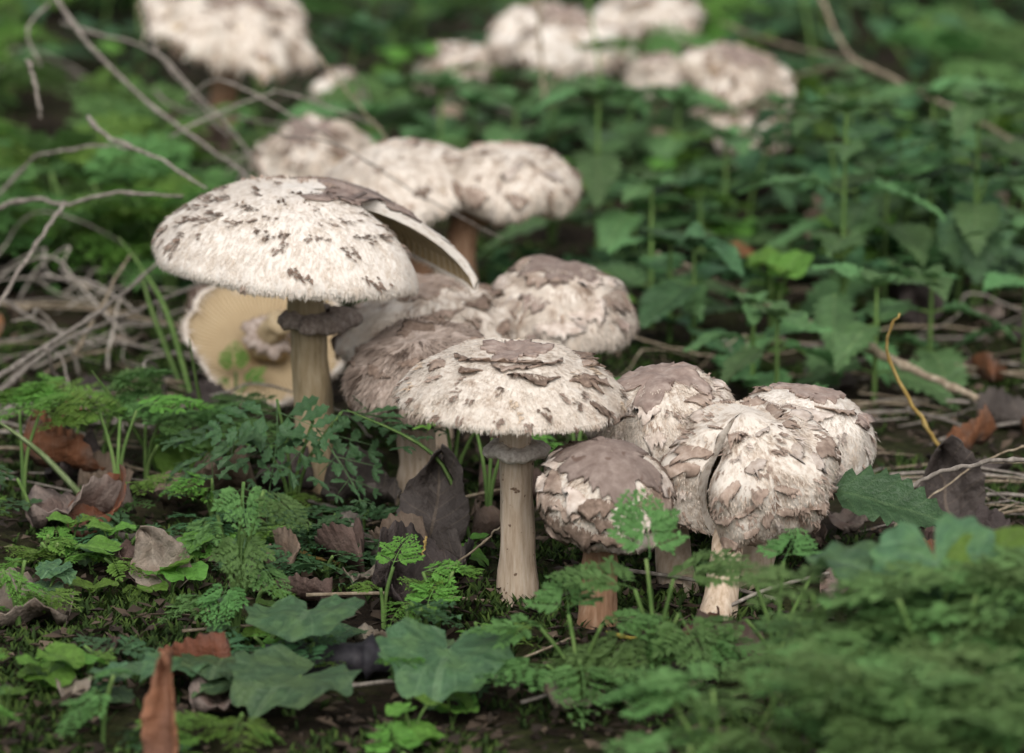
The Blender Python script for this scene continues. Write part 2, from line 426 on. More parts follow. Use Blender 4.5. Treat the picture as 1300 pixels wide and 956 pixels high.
def build_fleck(root, C, th, v, half, length, lift, mat, rnd, n=14):
    """one dark scale frayed into a clump of curled fibres"""
    V, F = [], []; r = max(.006, C.rz(v)[0]); lean = rnd.gauss(0, .5)
    for _ in range(n):
        u = rnd.uniform(-1, 1); t = rnd.random()
        p, dv, dt, nn = C.frame(th + u * half / r + lean * t * length / r, min(.985, v + t * length * (1 - .5 * u * u) / C.arc))
        L = rnd.uniform(.0016, .0042); w = rnd.uniform(.00035, .0008); d = (dv + dt * rnd.gauss(lean * .4, .35)).normalized(); sd_ = d.cross(nn).normalized(); b = len(V)
        q = nn * .0008
        V += [p - sd_ * w - nn * .0003, p + sd_ * w - nn * .0003, p + q + d * L * .5 - sd_ * w, p + q + d * L * .5 + sd_ * w, p + q + d * L + nn * lift * rnd.uniform(.1, 1.1) + sd_ * rnd.gauss(0, .0005)]
        F += [(b, b + 1, b + 3, b + 2), (b + 2, b + 3, b + 4)]
    return link('scale', mesh('scale', V, F, mat, smooth=False), root)
def build_disc(root, C, v0, mat, rnd, lobes=.5, thick=.0003, shift=(0, 0)):
    """brown unbroken skin left at the middle of the cap, with lobed torn edge"""
    nt, nr = 120, 12; V, F = [], []; sd = rnd.random() * 40
    for layer in (0, 1):
        for i in range(nt):
            th = C.t0 + min(C.span, 2 * math.pi) * i / nt
            ct, st = math.cos(th), math.sin(th)
            ed = v0 * (1 + lobes * noise.noise((ct * 1.6 + sd, st * 1.6, 0)) * 1.4 + lobes * .7 * noise.noise((ct * 5 + sd, st * 5, 2)) + lobes * .3 * noise.noise((ct * 17 + sd, st * 17, 5)))
            for j in range(nr + 1):
                t = j / nr; v = max(.003, ed * t)
                e = thick + .0004 + .0007 * t ** 6 * (1 + noise.noise((ct * 4, st * 4, sd))) if layer == 0 else (-.0012 if t < .85 else -.0008)
                V.append(C.S(th, v, extra=e + .0004 * noise.noise((ct * t * 6, st * t * 6, sd))) if layer == 0 else C.S(th, v, extra=e, bump=False))
    w = nr + 1; n = nt * w; full = C.span > 6.28
    for i in range(nt if full else nt - 1):
        a, b = i * w, ((i + 1) % nt) * w
        for j in range(nr): F.append((a + j, a + j + 1, b + j + 1, b + j)); F.append((n + a + j, n + b + j, n + b + j + 1, n + a + j + 1))
        F.append((a + nr, n + a + nr, n + b + nr, b + nr))
    return link('cap_disc', mesh('cap_disc', V, F, mat), root)
def build_stem(root, path, r0, r1, mat, seed=0, bulb=1.35, n=40, name='stem'):
    pts = catmull(path, n); rad = []
    for i in range(n):
        t = i / (n - 1)
        r = r0 + (r1 - r0) * t + r0 * (bulb - 1) * math.exp(-(t / .15) ** 2)
        rad.append(r)
    bx, by = .9 * r0 * noise.noise((seed * 1.7, 0, 0)), .9 * r0 * noise.noise((seed * 1.7, 5, 0))
    pts = [(p[0] + bx * math.sin(math.pi * i / (n - 1)), p[1] + by * math.sin(math.pi * i / (n - 1)), p[2]) for i, p in enumerate(pts)]
    V, F, T = tube(pts, rad, 28, .20, seed)
    V = [v + Vector((.0004 * noise.noise((v.x * 900, v.y * 900, v.z * 160 + seed)), .0004 * noise.noise((v.x * 900 + 7, v.y * 900, v.z * 160)), 0)) for v in V]
    return link(name, mesh(name, V, F, mat), root)
def build_ring(root, pos, axis, r_in, r_out, thick, mat, seed=0, rag=.12, droop=.3):
    M = Vector((0, 0, 1)).rotation_difference(Vector(axis).normalized()).to_matrix(); V, F = [], []
    prof = [(0, .55), (.35, .75), (.75, .62), (1.0, .18), (1.04, -.25), (.9, -.62), (.6, -.72), (.3, -.45), (0, -.2)]
    nt = 72; w = len(prof)
    for i in range(nt):
        th = 2 * math.pi * i / nt; ct, st = math.cos(th), math.sin(th)
        k = 1 + rag * 1.6 * noise.noise((ct * 2 + seed, st * 2, 0)) + rag * .9 * noise.noise((ct * 9 + seed, st * 9, 3))
        for a, b in prof:
            r = r_in + (r_out * k - r_in) * a
            z = thick * b * (1 + .5 * noise.noise((ct * 3, st * 3, seed + 2))) - droop * (r_out - r_in) * a * a + thick * .35 * noise.noise((ct * 2.2, st * 2.2, seed))
            V.append(M @ Vector((r * ct, r * st, z)) + Vector(pos))
    for i in range(nt):
        a, b = i * w, ((i + 1) % nt) * w
        for j in range(w - 1): F.append((a + j, a + j + 1, b + j + 1, b + j))
    return link('ring', mesh('ring', V, F, mat), root)
def scatter_scales(root, C, rnd, n, vr, half, length, lift, mats, thr=None, mind=.012, fn=None):
    done = []
    for _ in range(n * 6):
        if len(done) >= n: break
        th = C.t0 + rnd.random() * C.span; v = rnd.uniform(*vr)
        p = C.S(th, v, bump=False)
        if any((p - q).length < mind for q in done): continue
        if thr and not thr(th, v): continue
        done.append(p)
        f = rnd.uniform(.7, 1.35)
        (fn or build_scale)(root, C, th, v, rnd.uniform(*half) * f, rnd.uniform(*length) * f, rnd.uniform(*lift), rnd.choice(mats), rnd, **({} if fn is None else {'n': rnd.randint(7, 16)}))

def mushroom(label, base, capc, rpx, hpx, Y=None, prof='convex', axis=(0, 0, 1), seed=1, capmat=None, stem=None, ring=None,
             tufts=4200, tuftkw=None, disc=None, scales=None, gills=True, capY=None, res=(150, 56), group=None, deform=None, capkw=None,
             stemmat=None, mid=None):
    """base = pixel where the stem meets the ground, capc = pixel of the centre of the cap's rim plane"""
    g = G(*base); Y = Y or g.y
    if abs(Y - g.y) > 1e-6: g = Vector((P(base[0], base[1], Y).x, Y, 0)); g.z = gh(g.x, g.y)
    cY = capY or Y
    cc = P(capc[0], capc[1], cY) - g
    u = pxm(cY); R, H = rpx * u, hpx * u
    root = thing('mushroom', g, label, 'mushroom', group)
    C = Cap(cc, R, H, prof, axis, seed, deform=deform, **(capkw or {}))
    rnd = random.Random(seed * 101)
    capo = build_cap(root, C, capmat or M_CAP, *res)
    if gills: build_gills(root, C, n=110 if res[0] > 90 else 50)
    build_tufts(capo, C, tufts, **(tuftkw or {}))
    if disc: build_disc(capo, C, disc[0], disc[1] if len(disc) > 1 else M_DISC, rnd, *(disc[2:]))
    if scales:
        for sc in scales: scatter_scales(capo, C, rnd, *sc)
    top = cc + C.axis * H * .55
    if stem:
        ub = pxm(Y)
        path = [(0, 0, -.012)] + ([tuple(mid)] if mid else []) + [tuple(cc * .55 + Vector((0, 0, 0)) ) if not mid else tuple((Vector(mid) + cc) / 2)] + [tuple(cc), tuple(top)]
        build_stem(root, path, stem[0] * ub / 2, stem[1] * ub / 2, stemmat or M_STEM, seed)
    if ring:
        (rx, ry, wpx, tpx, rm) = ring[:5]
        pos = P(rx, ry, Y) - g
        build_ring(root, pos, (C.axis + Vector((0, 0, 2))), stem[1] * u / 2 * .8, wpx * u / 2, tpx * u / 2, rm, seed, *(ring[5:]))
    return capo, C, g, rnd

# --- the tall one, torn cap
def tear(th, v, x, y, z):
    phi = (th - T0); k = 1
    e = max(0, 1 - (SPAN - phi) / .38)          # front lip rolls in
    if e > 0: x *= 1 - .10 * e * e * v; y *= 1 - .14 * e * e * v; z -= .004 * e * e * v
    b = max(0, 1 - phi / .9)                    # rear lip hangs out
    if b > 0: x *= 1 + .26 * b * b * v * v; z -= .009 * b * b * v ** 3; y += .003 * noise.noise((v * 4, phi * 5, 1.5)) * b
    return x, y, z
T0, SPAN = math.radians(8), math.radians(328)
m1, C1, g1, r1 = mushroom('tallest pale shaggy mushroom with dark flecks and a torn cap edge showing its gills', (405, 615), (382, 325), 182, 90,
    prof='convex', axis=(.10, -.05, 1), seed=3, capmat=M_CAPW, stem=(50, 42), stemmat=M_STEMO,
    ring=(402, 402, 98, 28, M_RING, .25, .15), tufts=15000, tuftkw=dict(brown=.12, lift=.035, L=(.0018, .0042), W=(.0001, .00026), spread=.10), deform=tear, capkw=dict(theta0=T0, span=SPAN, wave=.05, rn=.03, bump=.0007), res=(190, 64))
for th, v, hw, ln, lf, n in [(-93, .80, .0032, .006, .0016, 26), (-60, .84, .005, .007, .001, 22), (-150, .62, .0022, .012, .001, 22), (-152, .74, .002, .012, .001, 22), (-147, .55, .005, .004, .0015, 18),
        (-118, .52, .003, .008, .0015, 16), (-108, .58, .006, .005, .001, 20), (-66, .66, .003, .008, .001, 18), (-48, .58, .006, .004, .0012, 16),
        (178, .62, .003, .008, .001, 18), (-170, .78, .0015, .012, .0008, 16), (165, .45, .005, .005, .001, 18), (-160, .42, .004, .006, .001, 18), (-172, .5, .005, .005, .001, 20)]:
    build_fleck(m1, C1, math.radians(th), v, hw, ln, lf, M_SCALED, r1, n)
scatter_scales(m1, C1, r1, 46, (.10, .60), (.002, .007), (.002, .007), (.0008, .002), [M_SCALED, M_SCALE, M_SCALE], None, .008, build_fleck)
scatter_scales(m1, C1, r1, 22, (.5, .97), (.0008, .002), (.003, .007), (.0005, .0012), [M_SCALE, M_SCALE, M_SCALEP], None, .009, build_fleck)
for th, v, hw, ln in [(-15, .10, .010, .016), (25, .16, .014, .022), (-40, .20, .007, .009), (50, .28, .014, .016), (15, .40, .009, .014)]:
    build_scale(m1, C1, math.radians(th), v, hw, ln, .0008, M_DISC, r1, name='skin_patch')

# --- the front one with the flat ring
m2, C2, g2, r2 = mushroom('pale shaggy mushroom with flat brown disc and grey ring halfway up its bare stem', (658, 765), (650, 503), 149, 62,
    prof='flat', axis=(.02, -.04, 1), seed=5, stem=(46, 36), ring=(655, 570, 82, 24, M_RINGP, .08, .02), tufts=12000,
    tuftkw=dict(brown=.22, smin=.2, lift=.03, L=(.0015, .0034), W=(.0001, .00026), spread=.12), disc=(.25, M_DISC, .55, .0003), capkw=dict(wave=.05, rn=.03), res=(180, 60))
for th, v, hw, ln, lf, m in [(-128, .44, .0045, .006, .003, M_SCALED), (-72, .47, .0085, .006, .0015, M_SCALED), (-88, .36, .008, .005, .0012, M_SCALE), (-30, .55, .006, .009, .0015, M_SCALED),
        (-20, .62, .005, .007, .0025, M_SCALE), (-108, .30, .010, .005, .0018, M_SCALE), (-150, .33, .006, .005, .002, M_SCALED), (-55, .33, .009, .005, .002, M_SCALE), (-38, .78, .003, .009, .001, M_SCALED),
        (-165, .5, .004, .006, .001, M_SCALE), (0, .5, .006, .008, .002, M_SCALE), (25, .5, .006, .008, .003, M_SCALED)]:
    build_scale(m2, C2, math.radians(th), v, hw, ln, lf, m, r2)
scatter_scales(m2, C2, r2, 50, (.45, .95), (.0006, .002), (.003, .007), (.0004, .001), [M_SCALE, M_SCALE, M_SCALED, M_STEM], None, .006, build_fleck)

# --- the closed young one
m3, C3, g3, r3 = mushroom('young round mushroom with unopened cap and smooth brown crown', (757, 800), (768, 640), 83, 80,
    prof='button', axis=(.10, -.34, 1), seed=8, stem=(46, 40), stemmat=M_STEMB, tufts=8000, tuftkw=dict(brown=.34, smin=.3, lift=.04, spread=.14, L=(.0015, .0036), W=(.0001, .0003)),
    disc=(.36, M_DISC, .55, .0003), gills=False, capkw=dict(wave=.03, rn=.03, bump=.0014), res=(150, 60))
for row, v in enumerate((.40, .52, .64, .76)):
    n = (11, 13, 13, 12)[row]
    for i in range(n):
        th = 2 * math.pi * (i + .5 * (row % 2) + r3.uniform(-.2, .2)) / n
        build_scale(m3, C3, th, v + r3.uniform(-.02, .02), r3.uniform(.004, .0085), r3.uniform(.005, .009), r3.uniform(.001, .0035), r3.choice([M_SCALE, M_SCALEP, M_SCALEP, M_SCALE, M_SCALED]), r3)

# --- behind the young one
m4, C4, g4, r4 = mushroom('brown topped shaggy mushroom squeezed behind the young round one', (866, 757), (842, 535), 96, 66, capY=1.44,
    prof='dome', axis=(-.10, -.10, 1), seed=11, stem=(44, 36), tufts=8000, tuftkw=dict(brown=.34, smin=.2, L=(.0015, .0034), lift=.03, W=(.0001, .00028)), disc=(.40, M_DISC, .55, .0003), capkw=dict(wave=.10, rn=.06, bump=.002))
scatter_scales(m4, C4, r4, 24, (.38, .85), (.003, .007), (.005, .009), (.0005, .002), [M_SCALE, M_SCALEP, M_SCALEP], None, .011)

# --- folded one: deep crease on its left, front lobe hanging
FOLD = math.radians(-129)
SLIT = .125
def fold(th, v, x, y, z):
    a = (th - FOLD + math.pi) % (2 * math.pi) - math.pi
    tw = .22 * math.exp(-(a / .5) ** 2) * math.sin(v * 6.5 + .6) * v; ca, sa = math.cos(tw), math.sin(tw)
    x, y = x * ca - y * sa, x * sa + y * ca
    e = math.exp(-((abs(a) - SLIT) / .13) ** 2); q = min(1, max(0, v - .10) * 2.0)
    x *= 1 - .26 * e * q; y *= 1 - .26 * e * q; z -= .004 * e * q          # torn lips rolled inward
    l = 1.5 * math.exp(-((a - .52) / .22) ** 2) + .9 * math.exp(-((a + .50) / .22) ** 2)
    x *= 1 + .08 * l * q; y *= 1 + .08 * l * q; z += .003 * l * q * (1 - v)
    b = math.exp(-((th - math.radians(-50) + math.pi) % (2 * math.pi) - math.pi) ** 2 / .8)
    z -= .007 * b * v * v
    return x, y, z
m5, C5, g5, r5 = mushroom('folded shaggy mushroom whose cap is creased into two hanging lobes', (905, 802), (950, 598), 108, 84, capY=1.405,
    prof='bag', axis=(-.14, -.22, 1), seed=14, stem=(42, 37), tufts=11000, tuftkw=dict(brown=.48, lift=.055, spread=.18, L=(.0015, .0034), W=(.0001, .00028)), deform=fold, capkw=dict(theta0=FOLD + SLIT, span=2 * math.pi - 2 * SLIT, wave=.14, rn=.08, bump=.0034), res=(190, 70))
scatter_scales(m5, C5, r5, 70, (.15, .97), (.001, .003), (.003, .008), (.0006, .0018), [M_SCALE, M_SCALEP, M_SCALE], None, .006, build_fleck)
scatter_scales(m4, C4, r4, 40, (.4, .95), (.001, .003), (.003, .008), (.0006, .0016), [M_SCALE, M_SCALEP], None, .006, build_fleck)
scatter_scales(m5, C5, r5, 64, (.12, .9), (.002, .005), (.003, .008), (.0005, .0024), [M_SCALE, M_SCALEP, M_SCALE], lambda th, v: abs((th - FOLD + math.pi) % (2 * math.pi) - math.pi) > .30, .008)

# --- the white one hanging behind the folded one
m6, C6, g6, r6 = mushroom('white drooping shaggy mushroom with a torn brown top leaning behind the folded one', (938, 768), (1020, 556), 94, 66, Y=1.425, capY=1.45,
    prof='droop', axis=(.20, .02, 1), seed=17, capmat=M_CAPW, stem=(44, 36), tufts=10000, tuftkw=dict(brown=.15, smin=.2, L=(.0014, .0032), lift=.025, W=(.0001, .00026)), disc=(.22, M_DISC, .55, .0003), capkw=dict(wave=.06, rn=.05, bump=.0016), res=(160, 60))
scatter_scales(m6, C6, r6, 18, (.30, .5), (.004, .010), (.004, .008), (.0008, .0025), [M_SCALE, M_DISC, M_SCALEP], None, .010)
scatter_scales(m6, C6, r6, 40, (.45, .97), (.0008, .002), (.003, .008), (.0005, .0014), [M_SCALE, M_SCALEP, M_SCALEP], None, .007, build_fleck)

# --- the row behind
m7, C7, g7, r7 = mushroom('cream shaggy mushroom crowded under the tallest cap beside a greyish brown one', (548, 556), (548, 428), 120, 72, prof='dome', axis=(-.05, -.05, 1), seed=21,
    stem=(46, 40), tufts=6000, tuftkw=dict(brown=.42, L=(.003, .006), W=(.0002, .0005)), disc=(.26, M_SCALE, .55, .0003), capkw=dict(wave=.08, rn=.05, bump=.002), res=(120, 44))
scatter_scales(m7, C7, r7, 26, (.25, .9), (.003, .008), (.004, .010), (.001, .004), [M_SCALE, M_SCALED], None, .013)
m8, C8, g8, r8 = mushroom('greyish brown flattened mushroom with ragged cap edge on a pale stem', (530, 634), (536, 478), 100, 62, prof='dome', axis=(-.10, -.26, 1), seed=24, capmat=M_CAPB,
    stem=(50, 38), tufts=7000, tuftkw=dict(brown=.5, mat=TUFTB, L=(.003, .007), W=(.0002, .0005), rimshare=.2, lift=.15), capkw=dict(wave=.08, rn=.06, bump=.002), res=(120, 44))
scatter_scales(m8, C8, r8, 14, (.1, .8), (.003, .007), (.004, .009), (.0008, .0025), [M_SCALED], None, .014)
m9, C9, g9, r9 = mushroom('rounded shaggy mushroom covered in large brown plates with a toothed edge', (708, 545), (708, 406), 100, 74, prof='dome', axis=(.10, -.06, 1), seed=27,
    stem=(42, 36), tufts=6000, tuftkw=dict(brown=.36, L=(.003, .006), W=(.0002, .0005), rimshare=.25), disc=(.28, M_DISC, .55, .0003), capkw=dict(wave=.05, rn=.04, bump=.0018), res=(120, 44))
scatter_scales(m9, C9, r9, 40, (.26, .92), (.006, .010), (.008, .012), (.001, .003), [M_SCALE, M_SCALEP, M_SCALEP, M_DISC], None, .0125)
m10, C10, g10, r10 = mushroom('broad pale shaggy mushroom tilted to one side behind the tallest one', (548, 428), (500, 244), 112, 54, prof='dome', axis=(-.26, -.22, 1), seed=31,
    stem=(44, 34), stemmat=M_STEMB, tufts=4500, tuftkw=dict(brown=.26, L=(.003, .006), W=(.0003, .0006)), capkw=dict(wave=.14, rn=.06, bump=.002), res=(120, 44))
scatter_scales(m10, C10, r10, 20, (.2, .9), (.002, .005), (.006, .012), (.0005, .002), [M_SCALE, M_SCALEP, M_SCALED], None, .016)
def curl_in(th, v, x, y, z):
    k = 1 + .05 * math.sin(th * 17) * v * v * v          # radial ribs at the rolled edge
    return x * k, y * k, z
m10b, C10b, g10b, r10b = mushroom('shaggy mushroom with a rolled ribbed brown edge behind the plated one', (592, 430), (650, 230), 86, 40, prof='bag', axis=(.12, -.16, 1), seed=32,
    stem=(40, 34), stemmat=M_STEMB, tufts=3800, tuftkw=dict(brown=.48, L=(.003, .006), W=(.0003, .0006)), deform=curl_in, capkw=dict(wave=.22, rn=.08, bump=.002), res=(136, 44), mid=(0, 0, .052))
scatter_scales(m10b, C10b, r10b, 18, (.2, .6), (.003, .006), (.005, .010), (.0005, .002), [M_SCALE, M_SCALEP], None, .014)

# --- overturned cap showing gills
gg = G(345, 500)
m11 = thing('mushroom', gg, 'fallen mushroom cap lying on its side with cream gills showing behind the tall stem', 'mushroom')
cc = P(342, 446, gg.y) - gg; u = pxm(gg.y)
C11 = Cap(cc + Vector((0, .0, .008)), 104 * u, 34 * u, 'convex', (-.10, .66, -.74), 34, wave=.10, rn=.05)
c11 = build_cap(m11, C11, M_CAP, 110, 30); build_gills(m11, C11, n=90, ng=12, depth=.10); build_tufts(c11, C11, 1500)
rs = random.Random(6)
b0 = C11.c + C11.axis * C11.H * .35
build_stem(m11, [tuple(b0), tuple(b0 - C11.axis * .012 + Vector((.002, 0, 0))), tuple(b0 - C11.axis * .020 + Vector((.004, 0, -.002)))], .0080, .006, M_STEMO, 3, bulb=1.5, n=10, name='broken_stem')
build_ring(m11, b0 - C11.axis * .006, -C11.axis, .006, .012, .003, M_RING, 4, .4, .1)

# --- far ones
def far(label, base, capc, rpx, hpx, prof='dome', axis=(0, 0, 1), seed=40, brown=.35, stem=(34, 28), n=1300, nsc=12, capmat=None, smat=None, deform=None, kw=None):
    r, C, g, rn_ = mushroom(label, base, capc, rpx, hpx, prof=prof, axis=axis, seed=seed, stem=stem, stemmat=smat, tufts=n, capmat=capmat,
        tuftkw=dict(brown=brown, L=(.004, .010), W=(.0008, .0016)), disc=(.28,), capkw=dict(wave=.45, rn=.20, bump=.005, **(kw or {})), res=(80, 28), deform=deform)
    scatter_scales(r, C, rn_, nsc, (.28, .9), (.004, .009), (.006, .012), (.001, .004), [M_SCALE, M_SCALE, M_SCALED], None, .018)
    return r
far('big pale mushroom on a reddish brown stem behind the dry stalks', (280, 190), (292, 42), 106, 54, 'dome', (.30, -.28, 1), 41, .5, (36, 30), smat=M_STEMB)
far('whitish mushroom in the weeds behind the rolled edge one', (712, 140), (708, 58), 78, 46, 'dome', (.1, -.25, 1), 42, .4, capmat=M_CAPW)
far('pale mushroom half hidden beside the vertical dry stems in the weeds', (820, 110), (822, 22), 60, 36, 'dome', (-.1, -.2, 1), 43, .4, capmat=M_CAPW)
far('low broken white mushroom among bright small leaves', (575, 150), (572, 84), 46, 22, 'flat', (-.3, -.3, 1), 44, .45, capmat=M_CAPW)
far('old brown mushroom with curled cream edge beside the nettle', (935, 210), (930, 108), 64, 46, 'dome', (.25, -.35, 1), 45, .65, nsc=20)
far('flattened tan mushroom lying below the old brown one', (945, 215), (942, 164), 58, 26, 'flat', (.2, -.2, 1), 46, .4)
far('small pale mushroom left of the old brown one', (838, 180), (834, 104), 36, 34, 'dome', (-.2, -.1, 1), 47, .3)
far('collapsed beige mushroom behind the cap of the tallest one', (400, 290), (396, 208), 74, 48, 'dome', (-.15, -.35, 1), 48, .5)
far('small cream mushroom tilted under the dry stalks', (440, 200), (436, 120), 32, 30, 'dome', (.5, -.1, 1), 49, .25, capmat=M_CAPW)

# ------------------------------------------------------------------ the ground
def steps(lo, hi, d, far_lo, far_hi, g=1.25):
    a = [lo + i * d for i in range(int((hi - lo) / d) + 1)]
    b = []; s = d; x = a[-1]
    while x < far_hi: s *= g; x += s; b.append(x)
    c = []; s = d; x = a[0]
    while x > far_lo: s *= g; x -= s; c.append(x)
    return c[::-1] + a + b
def mat_ground():
    m, n, l = newmat('forest_soil')
    tc = N(n, 'ShaderNodeTexCoord')
    n1 = N(n, 'ShaderNodeTexNoise', Scale=14.0, Detail=8.0, Roughness=0.65); l.new(tc.outputs['Object'], n1.inputs['Vector'])
    n2 = N(n, 'ShaderNodeTexNoise', Scale=160.0, Detail=5.0, Roughness=0.7); l.new(tc.outputs['Object'], n2.inputs['Vector'])
    r = ramp(n, [(0.25, (0.014, 0.010, 0.007)), (0.45, (0.032, 0.024, 0.016)), (0.55, (0.030, 0.034, 0.012)), (0.75, (0.045, 0.058, 0.018))]); l.new(n1.outputs['Fac'], r.inputs['Fac'])
    r2 = ramp(n, [(0.3, (0.5, 0.5, 0.5)), (0.75, (1.6, 1.5, 1.4))]); l.new(n2.outputs['Fac'], r2.inputs['Fac'])
    mx = N(n, 'ShaderNodeMix', data_type='RGBA', blend_type='MULTIPLY'); mx.inputs[0].default_value = 1; l.new(r.outputs[0], mx.inputs[6]); l.new(r2.outputs[0], mx.inputs[7])
    bs = N(n, 'ShaderNodeBsdfPrincipled', Roughness=0.95); bs.inputs['Specular IOR Level'].default_value = 0.15
    l.new(mx.outputs[2], bs.inputs['Base Color'])
    bp = N(n, 'ShaderNodeBump', Strength=0.8, Distance=0.006); l.new(n2.outputs['Fac'], bp.inputs['Height']); l.new(bp.outputs[0], bs.inputs['Normal'])
    out(n, l, bs.outputs[0]); return m
xs = steps(-.42, .42, .006, -60, 60); ys = steps(.9, 2.3, .006, -4, 120)
V = [(x, y, gh(x, y) + (.0025 * noise.noise((x * 70, y * 70, 1)) + .002 * noise.noise((x * 160, y * 160, 2)) - .001 if abs(x) < .6 and .8 < y < 2.6 else 0)) for y in ys for x in xs]
nx = len(xs)
F = [(j * nx + i, j * nx + i + 1, (j + 1) * nx + i + 1, (j + 1) * nx + i) for j in range(len(ys) - 1) for i in range(nx - 1)]
o = link('ground', mesh('ground', V, F, mat_ground())); o['kind'] = 'structure'

# ------------------------------------------------------------------ leaf and plant meshes
def prof_leaf(name, mat, W=.32, teeth=9, tooth=.10, cord=.25, tip=1.6, fold=.25, droop=.35, seed=0, rows=27, crin=.02, curl=0.0, lat=7, crump=0.0):
    """serrate leaf, length 1 along +Y, upper side +Z"""
    V, F, UV = [], [], []; us = [-1, -.62, -.3, 0, .3, .62, 1]
    for j in range(rows + 1):
        t = j / rows
        base = (math.sin(math.pi * min(1, t ** .62)) ** .9) * (1 - .25 * t ** tip)
        w = W * (base * (1 - cord) + cord * math.sqrt(max(0, 1 - ((t - .30) / .72) ** 2)) if t < 1 else 0)
        if j == 0: w = W * cord * .55
        ph = (t * teeth) % 1.0
        for u in us:
            k = 1.0
            if abs(u) == 1: k = 1 + tooth * (ph - .5) * 1.6 * (1 if t < .97 else 0)
            x = u * w * k
            y = t + (-.10 * cord * 2 * u * u * max(0, 1 - t * 4)) + .05 * abs(u) * (1 - t)
            z = abs(x) * fold - droop * t * t + crin * math.cos(2 * math.pi * (t * lat - abs(u) * 1.3)) * (.4 + abs(u)) * .6
            z += .07 * noise.noise((u * 1.5 + seed * 3.1, t * 3, seed)) * (abs(u) + .3)
            if crump: z += crump * (noise.noise((u * 1.3 + seed, t * 2.6, seed * 1.7)) + .45 * noise.noise((u * 3.5 + seed, t * 7, 3.3))); x += crump * .5 * noise.noise((u * 2, t * 3, seed + 9.0))
            if curl: z += curl * (u * u) * (.3 + t) * (1 if u > 0 else .5)
            V.append((x, y, z)); UV.append((u * .5 + .5, t))
    w = len(us)
    for j in range(rows):
        for i in range(w - 1): F.append((j * w + i, j * w + i + 1, (j + 1) * w + i + 1, (j + 1) * w + i))
    return mesh(name, V, F, mat, uv=UV)
def heart_leaf(name, mat, seed=0, wide=1.0, scal=14, cup=.12, amp=.05):
    """broad scalloped heart leaf, petiole joint at origin, length 1 along +Y"""
    V, F, UV = [(0, 0, 0)], [], [(.5, 0)]; nt = 88; nr = 5; span = math.pi * .93
    for i in range(nt + 1):
        a = -span + 2 * span * i / nt
        rr = .50 + .50 * (.5 + .5 * math.cos(a)) ** .9 + .10 * math.exp(-(abs(a) - 2.3) ** 2 * 3)
        rr *= 1 + amp * math.cos(a * scal) * 1.0 + .03 * noise.noise((a * 2, seed, 0))
        for j in range(1, nr + 1):
            q = j / nr; x = math.sin(a) * rr * q * wide; y = math.cos(a) * rr * q
            z = cup * abs(x) * 1.1 - .22 * max(0, y) ** 2 + .20 * noise.noise((x * 2.4 + seed, y * 2.4, seed)) * q + .05 * noise.noise((x * 6 + seed, y * 6, seed + 4.0)) * q + .018 * math.cos(a * 7) * q
            V.append((x, y, z)); UV.append((.5 + .5 * math.sin(a) * q, (1 - abs(a) / span) * .98 + .01))
    for i in range(nt):
        a, b = 1 + i * nr, 1 + (i + 1) * nr
        F.append((0, b, a))
        for j in range(nr - 1): F.append((a + j, b + j, b + j + 1, a + j + 1))
    return mesh(name, V, F, mat, uv=UV)
